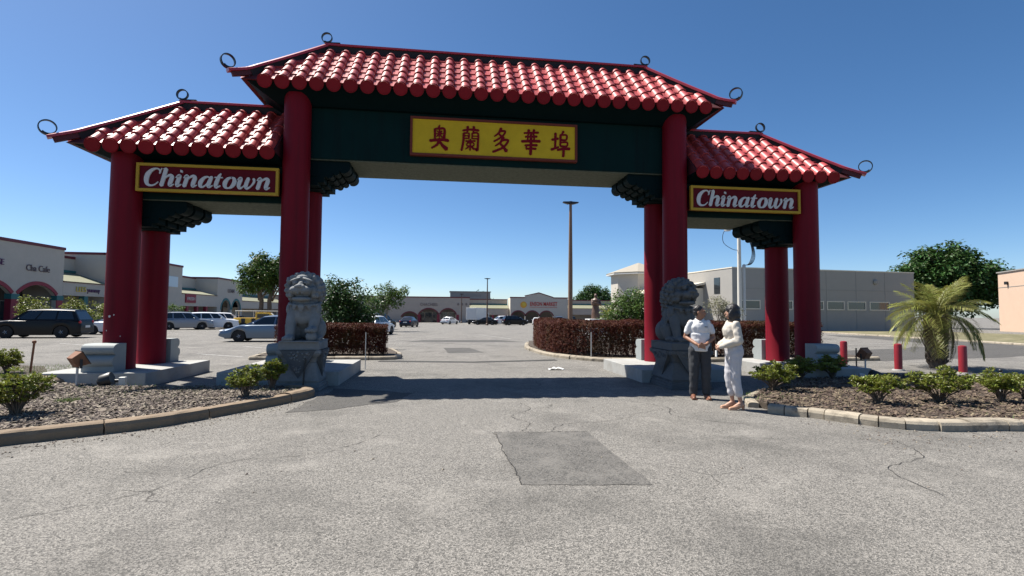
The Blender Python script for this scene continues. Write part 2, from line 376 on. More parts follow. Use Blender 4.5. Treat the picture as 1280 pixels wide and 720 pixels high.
def chips(name, poly, n, label, seed, z=.115, near=None, sz=(.018, .05), m='chip'):
    rs = random.Random(seed); b = MB(); x0, x1 = min(p[0] for p in poly), max(p[0] for p in poly); y0, y1 = min(p[1] for p in poly), max(p[1] for p in poly); c = 0
    while c < n:
        p = (rs.uniform(x0, x1), rs.uniform(y0, y1))
        if not inside(p, poly): continue
        if near and rs.random() > near(p): continue
        L = rs.uniform(*sz); W = L * rs.uniform(.3, .6); H = rs.uniform(.004, .009)
        T = Matrix.Translation((p[0], p[1], z + rs.uniform(0, .022))) @ Euler((rs.gauss(0, .28), rs.gauss(0, .28), rs.uniform(0, 6.3))).to_matrix().to_4x4()
        e = rs.uniform(.5, .9)
        b.add([(-L, -W, 0), (L * e, -W * .6, 0), (L, W * e, 0), (-L * e, W, 0), (-L * .9, -W * .8, H), (L * e * .9, -W * .5, H), (L * .9, W * e * .8, H), (-L * e * .9, W * .8, H)],
              [(3, 2, 1, 0), (4, 5, 6, 7), (0, 1, 5, 4), (1, 2, 6, 5), (2, 3, 7, 6), (3, 0, 4, 7)], T); c += 1
    o = b.build(name, M[m], raw=True); tag(o, label, 'mulch'); return struct(o, 'stuff')
def blades(name, spots, label, seed, hh=(.03, .08)):
    rs = random.Random(seed); b = MB()
    for (x, y, r, n, z) in spots:
        for i in range(n):
            a = rs.uniform(0, 6.3); q = r * math.sqrt(rs.random()); px, py = x + q * math.cos(a), y + q * math.sin(a); h = rs.uniform(*hh); w_ = rs.uniform(.003, .006); t = rs.uniform(0, 6.3); lx, ly = rs.gauss(0, .4) * h, rs.gauss(0, .4) * h
            b.add([(px - w_ * math.cos(t), py - w_ * math.sin(t), z), (px + w_ * math.cos(t), py + w_ * math.sin(t), z), (px + lx, py + ly, z + h)], [(0, 1, 2)])
    o = b.build(name, M['blade'], raw=True); tag(o, label, 'grass'); return struct(o, 'stuff')

# wandering cracks: thin dark ribbons lying on the paving
def crack(pts, wd, seed):
    rs = random.Random(seed); P = cat(pts, 9); L, Rr = [], []
    for i, p in enumerate(P):
        a, b = P[max(0, i - 1)], P[min(len(P) - 1, i + 1)]; d = Vector((b[0] - a[0], b[1] - a[1])).normalized(); j = rs.uniform(-.02, .02); w2 = wd * rs.uniform(.25, 1) * (1 if 0 < i < len(P) - 1 else .1)
        L.append((p[0] - d.y * (j + w2), p[1] + d.x * (j + w2))); Rr.append((p[0] - d.y * (j - w2), p[1] + d.x * (j - w2)))
    b = MB(); n = len(P); b.add([(x, y, gz(y) + .006) for x, y in L + Rr], [(n + i, n + i + 1, i + 1, i) for i in range(n - 1)]); struct(b.build('paving_crack', M['crack'], raw=True))
M['crack'] = mat('dark_crack', (.018, .017, .016), .95)  # one even dark colour for the cracks
crack([(-.47, -5.42), (-.1, -5.44), (.3, -5.46), (.78, -5.5)], .010, 1); crack([(-.45, -5.45), (-.44, -6.2), (-.41, -7.0), (-.4, -7.5)], .007, 2)
crack([(-.1, -5.4), (.1, -4.9), (-.1, -4.4), (.3, -3.8), (.15, -3.2)], .005, 3); crack([(.3, -5.4), (.6, -5.0), (1.2, -4.9), (1.8, -4.5)], .005, 4)
crack([(-4.3, -7.9), (-3.6, -7.3), (-3.3, -6.5), (-2.4, -6.2), (-1.9, -5.4)], .005, 5); crack([(3.2, -8.2), (3.4, -7.4), (4.2, -7.0), (4.5, -6.3)], .005, 6); crack([(-1.5, 2.2), (0, 2.5), (1.6, 2.3), (3.0, 2.7)], .012, 7)
crack([(2.2, -3.2), (2.6, -3.9), (2.4, -4.6), (3.2, -5.3)], .006, 8)
# left planting island
LF = [(-16, -11.5), (-10, -8.1), (-7.6, -6.5), (-6.12, -5.58), (-5.53, -5.2), (-4.87, -4.7), (-4.23, -3.75), (-3.72, -2.9), (-3.5, -2.35), (-3.62, -1.95), (-4.0, -1.8)]
kerb(LF, M['kerbtan'], (1.0, 1.7), 'tan concrete kerb round the left planting island', .15, .21, 3, 1)
LB = [(p[0] + d[0], p[1] + d[1]) for p, d in zip(LF[:-1], [(-.08, .15), (-.08, .15), (-.08, .15), (-.1, .14), (-.1, .14), (-.12, .12), (-.15, .08), (-.15, .06), (-.17, .02), (-.1, -.06)])] + [(-4.3, -1.72), (-5.4, -1.66), (-7.1, -1.62), (-8.4, -1.1), (-9.6, .2), (-11.2, 2.4), (-14, 3.6), (-19, 3.6), (-19, -10)]
bed('planting_bed', LB, M['soil'], .11)
LBV = [p for p in LB if p[0] > -11.6] + [(-11.5, 2.3), (-11.5, -8.4)]
chips('mulch_chips', [(-8.6, -6.8)] + LB[3:14] + [(-9.2, -1.0), (-9.0, -5)], 15000, 'pale bark chips spread over the left planting island', 5)
blades('sparse_grass', [(-8.9, .4, 1.0, 900, .11), (-10.3, 1.6, 1.3, 1200, .11), (-6.2, -2.6, .9, 260, .11), (-5.2, -2.0, .9, 260, .11), (-7.2, -2.1, .9, 300, .11), (-6.95, -3.25, .16, 420, .11), (-4.1, -2.3, .35, 140, .11), (-9.8, -.3, .8, 500, .11)], 'sparse grass at the back of the left island', 6)
# right planting island
RF = [(13, -6.2), (9, -6.12), (6.8, -6.0), (5.5, -5.9), (5.0, -5.63), (4.68, -5.25), (4.35, -4.86), (3.98, -4.5), (3.98, -4.0), (4.3, -3.35), (4.7, -2.9), (5.5, -2.15), (6.2, -1.5)]
kerb(RF[:8], M['kerb'], (.22, .66), 'cracked pale kerb along the front of the right island', .13, .24, 8, -1)
kerb(RF[8:], M['kerb'], (.6, .9), 'low kerb at the gate side of the right island', .09, .16, 9, -1)
RB = [(13, -6.0), (9, -5.94), (6.8, -5.82), (5.56, -5.72), (5.12, -5.5), (4.82, -5.12), (4.5, -4.74), (4.2, -4.4), (4.15, -4.0), (4.45, -3.4), (4.82, -2.98), (5.6, -2.25), (6.3, -1.6), (7.0, -1.1), (9.1, -.95), (9.6, -.5), (11, -.6), (12, -1.4), (13, -2.2), (16, -3)]
bed('planting_bed', RB + [(16, -6)], M['soil'], .10)
chips('mulch_chips', RB, 13000, 'brown bark chips spread over the right planting island', 15, .105, m='chipb')
blades('weeds', [(4.6, -3.6, .5, 200, .1), (7.6, -4.9, 1.2, 200, .1), (6.0, -3.2, 1.2, 200, .1)], 'thin weeds among the chips of the right island', 16, (.02, .06))
# hedge islands behind the gate
HL = [(-7.6, 13), (-7.5, 6.2), (-6.9, 5.4), (-4.9, 5.25), (-3.0, 5.3), (-2.65, 5.9), (-2.75, 7.5), (-3.6, 10.5), (-5.5, 13)]
kerb(HL, M['kerb'], (.8, 1.2), 'kerb round the left hedge island behind the gate', .12, .16, 12, 1)
bed('planting_bed', [(-7.45, 13), (-7.35, 6.3), (-6.8, 5.55), (-4.9, 5.4), (-3.05, 5.45), (-2.8, 6), (-2.9, 7.5), (-3.7, 10.5), (-5.5, 13)], M['soil'], .08)
HR = [(3.1, 15), (2.55, 11.5), (2.5, 8.7), (2.75, 6.5), (3.6, 4.6), (4.9, 4.0), (8, 3.95), (14, 4.2)]
kerb(HR, M['kerb'], (.7, 1.1), 'kerb round the right hedge island behind the gate', .13, .18, 13, 1)
bed('planting_bed', [(3.28, 15), (2.72, 11.5), (2.67, 8.8), (2.9, 6.6), (3.7, 4.78), (5, 4.17), (8, 4.1), (14, 4.35), (14, 12), (8, 15)], M['soil'], .09)
# verge and far kerb to the right
vp = [(26, -3), (32.4, 13.9), (35.5, 24.5), (38.2, 34.3), (42, 45), (62, 48), (60, 30), (55, 8), (45, -6)]
sheet('grass_verge', vp[:5] + [(60, 46), (57, 30), (50, 8), (40, -6)], M['grass'], .05)
kerb([(25.8, -3), (32.2, 13.9), (35.3, 24.5), (38.0, 34.3), (41.8, 45)], M['kerb'], (1.5, 2.2), 'pale kerb along the far grass verge', .13, .2, 14, -1)

# ------------------------------------------------------------------ the gate
gate = thing('chinatown_gate', 'red and green Chinatown gateway with three tiled roofs spanning the entrance road', 'gateway', (0, .6, 0))
GO = Vector((0, -.6, 0))
def gp(mb, name, m, parent=None, **k):
    o = mb.build(name, m, parent or gate, **k)
    if parent is None: o.location = GO
    return o
A, KA, D, RC, ZS = 4.542, 8.098, 1.223, .2985, .29
ZBM, ZBW = 5.11, 4.032
# base slabs
for sx, x0, x1 in ((-1, 3.33, 5.76), (1, 3.33, 5.76), (-1, 7.1, 9.12), (1, 7.1, 9.12)):
    a, b = sorted((sx * x0, sx * x1)); gp(MB().box(a, b, -.86, 2.02, -.05, ZS), 'base_slab', M['concrete'], bevel=.012)
# columns
for x in (-KA, -A, A, KA):
    inner = abs(x) < 5; top = 6.5 if inner else 4.96
    gp(MB().lathe([(RC + .006, ZS), (RC + .006, ZS + .02), (RC, ZS + .03), (RC, 1.4), (RC, 2.8), (RC * .985, top)], 40, (x, 0, 0)), 'front_column', M['red'], smooth='auto')
    rt = 4.62 if inner else 3.55
    gp(MB().lathe([(RC + .006, ZS), (RC + .006, ZS + .02), (RC, ZS + .03), (RC, 1.4), (RC, 2.6), (RC * .985, rt)], 40, (x, D, 0)), 'rear_column', M['red'], smooth='auto')
    # scroll-profiled drum stones, front and rear
    def prof(s, y0):
        q = [(0, ZS), (0, .86), (.30, .86)]
        for t in range(80, -100, -20): q.append((.31 + .115 * math.cos(R(t)), .745 + .112 * math.sin(R(t))))
        q.append((.335, .625))
        for t in range(75, -85, -20): q.append((.335 + .125 * math.cos(R(t)), .51 + .115 * math.sin(R(t))))
        q += [(.40, .385), (.40, ZS)]
        return [(y0 + s * a, b) for a, b in q]
    gp(MB().prism(prof(-1, -.30), 'x', x - .305, x + .305), 'drum_stone', M['drum'], bevel=.008)
    gp(MB().prism(prof(1, D + .27), 'x', x - .305, x + .305), 'drum_stone', M['drum'], bevel=.008)
# chipped paint low on the left outer column
rs_ = random.Random(8)
for a, z, r in ((-100, 1.42, .035), (-84, 1.45, .018), (-112, 1.12, .014), (-60, 1.0, .012)):
    q = MB(); pts = [(r * rs_.uniform(.55, 1) * math.cos(R(t)), r * rs_.uniform(.55, 1.1) * math.sin(R(t))) for t in range(0, 360, 40)]
    c_ = Matrix.Translation((-KA + (RC + .001) * math.cos(R(a)), (RC + .001) * math.sin(R(a)), z)) @ Matrix.Rotation(R(a + 90), 4, 'Z')
    q.prism(pts, 'y', -.002, .02, c_); gp(q, 'paint_chip', M['letter'])
# beams and their stuccoed undersides
bm_ = gp(MB().box(-4.82, 4.82, .12, 1.71, ZBM, 6.34), 'main_beam', M['green'], bevel=.015)
gp(MB().box(-4.45, 4.45, .15, 1.68, ZBM - .02, ZBM - .003), 'soffit_panel', M['stucco'])
for s in (-1, 1):
    a, b = sorted((s * 4.83, s * 8.36)); gp(MB().box(a, b, .12, 1.762, ZBW, 4.93), 'wing_beam', M['green'], bevel=.015)
    a, b = sorted((s * 4.87, s * 8.0)); gp(MB().box(a, b, .15, 1.73, ZBW - .02, ZBW - .003), 'soffit_panel', M['stucco'])
# scalloped corbel brackets below the beams at the column heads
def corbel(xc, s, zt, w0, name='corbel_bracket'):
    # s: direction towards the opening
    q = [(-.30, -.004), (1.13, -.004)]
    for t in range(20, -130, -15): q.append((1.0 + .15 * math.cos(R(t)), -.15 + .15 * math.sin(R(t))))
    for cx, cz, r in ((.82, -.27, .085), (.68, -.34, .085)):
        for t in range(40, -150, -20): q.append((cx + r * math.cos(R(t)), cz + r * math.sin(R(t))))
    q += [(.56, -.40), (.56, -.53), (.42, -.53), (.42, -.60), (-.30, -.60)]
    for y0, y1 in ((.22, .52), (.62, 1.02), (1.12, 1.5)):
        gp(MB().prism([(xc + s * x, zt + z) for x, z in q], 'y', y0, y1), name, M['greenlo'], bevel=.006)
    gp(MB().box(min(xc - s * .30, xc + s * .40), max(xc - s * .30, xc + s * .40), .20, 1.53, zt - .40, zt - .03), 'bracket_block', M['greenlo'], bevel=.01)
corbel(-A, 1, ZBM, 0); corbel(A, -1, ZBM, 0); corbel(-KA, 1, ZBW, 0); corbel(KA, -1, ZBW, 0)

# shared tile meshes (long axis +Y runs up the slope)
PITCH = .352
def barrel_mesh():
    b = MB(); n = 9; L = PITCH + .03; vs = []
    for y, r, z in ((0, .116, .012), (.02, .119, .014), (.022, .114, .012), (L, .102, -.006)):
        for ri in (r, r - .018):
            for k in range(n): a = math.pi * k / (n - 1); vs.append((ri * math.cos(a), y, z + ri * math.sin(a)))
    fs = []
    for i in range(3):
        o, p = i * 2 * n, (i + 1) * 2 * n
        for k in range(n - 1):
            fs.append((o + k, o + k + 1, p + k + 1, p + k)); fs.append((o + n + k + 1, o + n + k, p + n + k, p + n + k + 1))
    for o in (0, 6 * n):
        for k in range(n - 1): fs.append((o + k, o + n + k, o + n + k + 1, o + k + 1))
    b.add(vs, fs); me = b.mesh('barrel_tile'); me.materials.append(M['tile']); me.polygons.foreach_set('use_smooth', [True] * len(me.polygons)); me.set_sharp_from_angle(angle=R(40)); return me
def pan_mesh():
    b = MB(); L = PITCH + .02; b.add([(-.135, 0, .012), (.135, 0, .012), (.125, L, -.006), (-.125, L, -.006), (-.135, 0, .038), (0, 0, .030), (.135, 0, .038), (.125, L, .010), (0, L, .004), (-.125, L, .010)],
        [(0, 1, 6, 5, 4), (4, 5, 8, 9), (5, 6, 7, 8), (3, 2, 1, 0), (2, 3, 9, 8, 7), (1, 2, 7, 6), (3, 0, 4, 9)]); me = b.mesh('pan_tile'); me.materials.append(M['tile']); return me
def endcap_mesh():
    b = MB(); b.lathe([(.152, -.03), (.158, -.028), (.158, 0), (.140, .004), (.132, -.004), (.001, -.004)], 28, cap=True); me = b.mesh('tile_end_cap'); me.materials.append(M['tilecap'])
    me.polygons.foreach_set('use_smooth', [True] * len(me.polygons)); me.set_sharp_from_angle(angle=R(35)); return me
BAR, PAN, CAP = barrel_mesh(), pan_mesh(), endcap_mesh()
def sweep(pts, prof):   # profile (side, up) along a path
    b = MB(); P = [Vector(p) for p in pts]; vs = []; n = len(prof)
    for i, p in enumerate(P):
        d = (P[min(i + 1, len(P) - 1)] - P[max(0, i - 1)]).normalized(); sd = d.cross(Vector((0, 0, 1))).normalized(); up = sd.cross(d)
        for u, v in prof: vs.append(p + sd * u + up * v)
    fs = []
    for i in range(len(P) - 1):
        for k in range(n): fs.append((i * n + k, i * n + (k + 1) % n, (i + 1) * n + (k + 1) % n, (i + 1) * n + k))
    fs += [tuple(range(n)), tuple(range((len(P) - 1) * n, len(P) * n))[::-1]]
    b.add(vs, fs); return b
def curl(name, base, direc, r, parent, tail=.3, turns=1.15, wd=.08):
    """flat iron strip that runs along `direc` and curls up into a ring"""
    d = Vector((direc[0], direc[1], 0)).normalized(); b = MB(); pts = []
    B = Vector(base)
    pts.append(B - d * tail + Vector((0, 0, .01))); pts.append(B - d * tail * .4 + Vector((0, 0, .005)))
    n = 34
    for i in range(n + 1):
        t = -math.pi / 2 + 2 * math.pi * turns * i / n; rr = r * (1 - .22 * i / n)
        pts.append(B + d * (rr * math.cos(t)) + Vector((0, 0, r + rr * math.sin(t))))
    sd = d.cross(Vector((0, 0, 1))); vs = []
    for i, p in enumerate(pts):
        q = (pts[min(i + 1, len(pts) - 1)] - pts[max(0, i - 1)]).normalized(); nr = q.cross(sd).normalized()
        wdd = wd * (1 - .35 * i / len(pts))
        for u, v in ((-1, .010), (1, .010), (1, -.010), (-1, -.010)): vs.append(p + sd * (u * wdd / 2) + nr * v)
    fs = []
    for i in range(len(pts) - 1):
        for k in range(4): fs.append((i * 4 + k, i * 4 + (k + 1) % 4, i * 4 + 4 + (k + 1) % 4, i * 4 + 4 + k))
    fs += [(0, 1, 2, 3), tuple(range(len(vs) - 4, len(vs)))[::-1]]
    b.add(vs, fs); return b.build(name, M['iron'], parent)

def roof(name, label, xe0, xe1, xr0, xr1, ye, yr, ze, zr, hip0, hip1, bars, beam, zbeam, tips):
    yb = 2 * yr - ye
    b = MB()
    vs = [(xe0, ye, ze), (xe1, ye, ze), (xe1, yb, ze), (xe0, yb, ze), (xr0, yr, zr), (xr1, yr, zr)]
    b.add(vs, [(0, 1, 5, 4), (2, 3, 4, 5), (1, 2, 5), (3, 0, 4), (3, 2, 1, 0)])
    root = gp(b, name, M['deck']); root['label'] = label
    # flared underside of the eaves
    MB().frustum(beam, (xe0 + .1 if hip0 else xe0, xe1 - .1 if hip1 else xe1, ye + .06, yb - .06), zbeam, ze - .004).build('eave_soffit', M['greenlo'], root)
    ang = math.atan2(zr - ze, yr - ye); L = math.hypot(zr - ze, yr - ye); dy, dz = math.cos(ang), math.sin(ang)
    def room(x):
        f = 1.0
        if hip0 and x < xr0: f = (x - xe0) / (xr0 - xe0)
        if hip1 and x > xr1: f = min(f, (xe1 - x) / (xe1 - xr1))
        return L * f
    nb = len(bars); protoB = protoP = protoC = None
    def put(me, nm, loc, rot, sy=1.0):
        o = bpy.data.objects.new(nm, me); COL.objects.link(o); o.parent = root; o.location = loc; o.rotation_euler = rot; o.scale = (1, sy, 1)
    rs = random.Random(len(name) + nb)
    for i, x in enumerate(bars):
        rm = room(x) - .10; s = 0.0
        put(CAP, 'tile_end_cap', (x, ye - .035, ze - .022), (R(90 + 14), 0, 0))
        while s < rm - .06:
            l = min(PITCH, rm - s); put(BAR, 'barrel_tile', (x, ye + dy * s, ze + dz * s + .012), (ang + rs.uniform(-.008, .008), rs.uniform(-.01, .01), rs.uniform(-.012, .012)), l / PITCH); s += PITCH
        if i < nb - 1:
            xp = (x + bars[i + 1]) / 2; rm = room(xp) - .10; s = 0.0
            while s < rm - .06:
                l = min(PITCH, rm - s); put(PAN, 'pan_tile', (xp, ye + dy * (s - .01), ze + dz * (s - .01) + .012), (ang, 0, rs.uniform(-.01, .01)), l / PITCH); s += PITCH
    # rear slope and hip ends: one mass of tile rows seen only from behind
    q = MB(); half = [(.11 * math.cos(math.pi * k / 6), .11 * math.sin(math.pi * k / 6)) for k in range(7)]
    for x in bars:
        rm = room(x) - .1
        Mx = Matrix.Translation((x, yb, ze + .012)) @ Euler((ang, 0, 0)).to_matrix().to_4x4().inverted() @ Matrix.Diagonal((1, -1, 1, 1))
        vs = [(u, y, v) for y in (0, rm) for u, v in half]
        q.add(vs, [(k, k + 1, 8 + k, 7 + k) for k in range(6)] + [tuple(range(7))], Mx)
    for hp, sgn, xe, xr in ((hip0, -1, xe0, xr0), (hip1, 1, xe1, xr1)):
        if not hp: continue
        a2 = math.atan2(zr - ze, abs(xe - xr)); L2 = math.hypot(zr - ze, xe - xr); n2 = 7
        for k in range(n2):
            y = ye + (yb - ye) * (k + .5) / n2; f = 1 - abs(y - yr) / (yr - ye); rm = max(.1, L2 * f - .12)
            vs = [(u, v) for u, v in half]
            pts = []
            for t in (0, rm):
                for u, v in half: pts.append((xe - sgn * (math.cos(a2) * t - math.sin(a2) * v), y + u, ze + .012 + math.sin(a2) * t + math.cos(a2) * v))
            q.add(pts, [(j, j + 1, 8 + j, 7 + j) for j in range(6)] + [tuple(range(7))])
    struct(q.build('rear_tile_rows', M['tile'], root, smooth='auto'), 'stuff')
    # ridge and hip ribs: black strip below painted as the gap's shade, red cap above
    CAPP = [(-.085, .0), (.085, .0), (.085, .05), (.03, .075), (-.03, .075), (-.085, .05)]; BRD = [(-.05, -.16), (.05, -.16), (.05, 0), (-.05, 0)]
    rp = [(xr0 - (.04 if hip0 else 0), yr, zr + .13), ((xr0 + xr1) / 2, yr, zr + .13), (xr1 + (.04 if hip1 else 0), yr, zr + .13)]
    sweep(rp, CAPP).build('ridge_cap', M['ridge'], root); sweep(rp, BRD).build('ridge_gap_shade', M['dark'], root)
    for hp, sgn, xe, xr, tip in ((hip0, -1, xe0, xr0, tips[0]), (hip1, 1, xe1, xr1, tips[1])):
        if not hp: continue
        for sy in (-1, 1):
            def H(t, dz_): return (xr + (xe - xr) * t, yr + sy * (yr - ye) * t, zr + (ze - zr) * t + dz_)
            tp = (tip[0], yr + sy * (yr - tip[1]), tip[2])
            pts = cat([H(0, .12), H(.3, .115), H(.6, .115), H(.82, .125), H(.95, .135), tp], 4)
            sweep(pts, CAPP).build('hip_cap', M['ridge'], root); sweep(pts[:-5], BRD).build('hip_gap_shade', M['dark'], root); sweep(pts[-6:-1], [(-.045, -.10), (.045, -.10), (.045, -.002), (-.045, -.002)]).build('hip_end_board', M['deck'], root)
            d = (tp[0] - xr, tp[1] - yr)
            curl('corner_finial', (tp[0], tp[1], tp[2] + .075), d, .16, root, .25, 1.12)
        curl('ridge_finial', (xr - sgn * .0, yr, zr + .215), (sgn, 0), .135, root, .32, 1.1)
    return root
NB = 29
roof('main_roof', 'high central roof of red barrel tiles', -5.62, 5.62, -4.15, 4.15, -.50, .92, 6.63, 8.06, True, True, [-5.12 + 10.24 * i / (NB - 1) for i in range(NB)], (-4.98, 4.98, .02, 1.82), 6.30, ((-5.83, -.64, 6.70), (5.83, -.64, 6.70)))
roof('wing_roof', 'left wing roof of red barrel tiles', -9.02, -4.88, -7.47, -4.88, -.50, .92, 5.04, 6.40, True, False, [-8.5 + 3.48 * i / 10 for i in range(11)], (-8.46, -4.88, .02, 1.86), 4.88, ((-9.27, -.64, 5.06), None))
roof('wing_roof', 'right wing roof of red barrel tiles, partly shaded', 4.88, 9.02, 4.88, 7.47, -.50, .92, 5.04, 6.40, False, True, [8.5 - 3.48 * i / 10 for i in range(11)][::-1], (4.88, 8.46, .02, 1.86), 4.88, (None, (9.27, -.64, 5.06)))

# lettering: brush strokes of changing width, each a thin raised slab
def strokes(mb, strokes_, fx, fz, x0, z0, y, dep, shear=0.0, wscale=1.0, sub=5):
    k = 0
    for st in strokes_:
        pts = cat(st, sub) if len(st) > 2 else [st[0], st[1]]
        P = [Vector((x0 + (p[0] + shear * p[1]) * fx, z0 + p[1] * fz)) for p in pts]; W = [p[2] * fz * wscale / 2 for p in pts]
        Lf, Rt = [], []
        for i, p in enumerate(P):
            d = (P[min(i + 1, len(P) - 1)] - P[max(i - 1, 0)]); d = d.normalized() if d.length > 1e-9 else Vector((1, 0)); n = Vector((-d.y, d.x)); Lf.append(p + n * W[i]); Rt.append(p - n * W[i])
        d0 = (P[0] - P[1]).normalized() * W[0] * .7; d1 = (P[-1] - P[-2]).normalized() * W[-1] * .7
        yy = y - dep - .0006 * k; k += 1
        n = len(P); vs = []
        for q in (yy, y): vs += [(p.x, q, p.y) for p in Lf] + [(p.x, q, p.y) for p in Rt] + [((P[0] + d0).x, q, (P[0] + d0).y), ((P[-1] + d1).x, q, (P[-1] + d1).y)]
        T = 2 * n + 2; fs = []
        for i in range(n - 1): fs.append((i, i + 1, n + i + 1, n + i))
        fs += [(2 * n, 0, n), (2 * n + 1, 2 * n - 1, n - 1)]
        ring = [2 * n] + list(range(n)) + [2 * n + 1] + list(range(2 * n - 1, n - 1, -1))
        for i in range(len(ring)): a, b = ring[i], ring[(i + 1) % len(ring)]; fs.append((a, b, T + b, T + a))
        mb.add(vs, fs)
LET = {
 'C': (.74, [[(.66, .74, .07), (.62, .88, .08), (.47, .965, .07), (.28, .90, .13), (.13, .66, .21), (.12, .36, .21), (.22, .11, .15), (.40, .03, .09), (.57, .09, .06), (.68, .24, .045)], [(.68, .99, .05), (.64, .70, .05)]]),
 'h': (.70, [[(.03, .96, .05), (.13, .985, .09)], [(.14, .97, .18), (.14, .5, .18), (.13, .05, .18)], [(.16, .34, .05), (.27, .55, .08), (.42, .62, .15), (.51, .5, .19), (.49, .16, .18), (.54, .05, .11), (.68, .14, .04)]]),
 'i': (.36, [[(-.01, .50, .04), (.06, .60, .10), (.14, .59, .17), (.12, .18, .18), (.17, .05, .12), (.31, .15, .04)], [(.16, .86, .17), (.17, .87, .17)]]),
 'n': (.70, [[(-.01, .50, .04), (.05, .60, .1), (.13, .58, .17), (.11, .05, .18)], [(.15, .34, .05), (.26, .55, .08), (.41, .62, .15), (.50, .5, .19), (.48, .16, .18), (.53, .05, .11), (.67, .14, .04)]]),
 'a': (.72, [[(.50, .52, .06), (.38, .615, .08), (.22, .55, .13), (.11, .32, .20), (.14, .10, .16), (.26, .045, .09), (.38, .16, .06), (.48, .36, .06)], [(.55, .62, .15), (.52, .4, .18), (.50, .16, .18), (.56, .05, .11), (.70, .15, .04)]]),
 't': (.42, [[(.22, .82, .06), (.17, .68, .13), (.14, .5, .18), (.12, .18, .18), (.18, .05, .12), (.34, .15, .04)], [(-.02, .60, .06), (.34, .60, .06)]]),
 'o': (.66, [[(.34, .625, .07), (.19, .55, .14), (.10, .32, .20), (.16, .09, .15), (.30, .03, .07), (.44, .10, .14), (.53, .34, .20), (.47, .56, .15), (.33, .625, .07)]]),
 'w': (.92, [[(-.01, .50, .04), (.06, .60, .1), (.13, .57, .17), (.10, .25, .18), (.18, .05, .13), (.32, .13, .06), (.44, .38, .05)], [(.48, .62, .16), (.44, .25, .18), (.52, .05, .13), (.68, .17, .07), (.78, .42, .11), (.73, .60, .12)]]),
}
def word(mb, s, x0, x1, z0, capz, y, dep):
    tot = sum(LET[c][0] for c in s) - .02; sh = .20; fx = (x1 - x0) / (tot + sh * .6); x = 0
    for c in s:
        strokes(mb, [[(p[0] + x, p[1], p[2] * 1.12) for p in st] for st in LET[c][1]], fx, capz, x0, z0, y, dep, sh); x += LET[c][0]
for s in (-1, 1):
    xa, xb = sorted((s * 4.85, s * 7.785)); z0, z1 = 4.130, 4.745; y = -.17
    sg = gp(MB().box(xa + .05, xb - .05, y - .05, .118, z0 + .05, z1 - .05), 'wing_sign', M['signred']); sg['label'] = ('left' if s < 0 else 'right') + ' red wing sign reading Chinatown'
    fr = MB()
    for a in ((xa, xb, z0, z0 + .06), (xa, xb, z1 - .06, z1), (xa, xa + .06, z0 + .06, z1 - .06), (xb - .06, xb, z0 + .06, z1 - .06)): fr.box(a[0], a[1], y - .085, y, a[2], a[3])
    fr.build('sign_frame', M['gold'], sg, bevel=.004)
    mb = MB(); word(mb, 'Chinatown', xa + .12, xb - .14, z0 + .115, .40, y - .05, .022); mb.build('sign_lettering', M['letter'], sg)
sg = gp(MB().box(-1.96, 2.0, .02, .118, 5.31, 6.15), 'main_sign', M['signyellow']); sg['label'] = 'yellow central sign with five red Chinese characters'
fr = MB()
for a in ((-2.0, 2.04, 5.265, 5.32), (-2.0, 2.04, 6.14, 6.195), (-2.0, -1.945, 5.32, 6.14), (1.985, 2.04, 5.32, 6.14)): fr.box(a[0], a[1], -.01, .118, a[2], a[3])
fr.build('sign_frame', M['signbrown'], sg, bevel=.004)
def S(*p, w=(.10, .11)):
    n = len(p); return [(x, y, w[0] + (w[1] - w[0]) * i / max(1, n - 1)) for i, (x, y) in enumerate(p)]
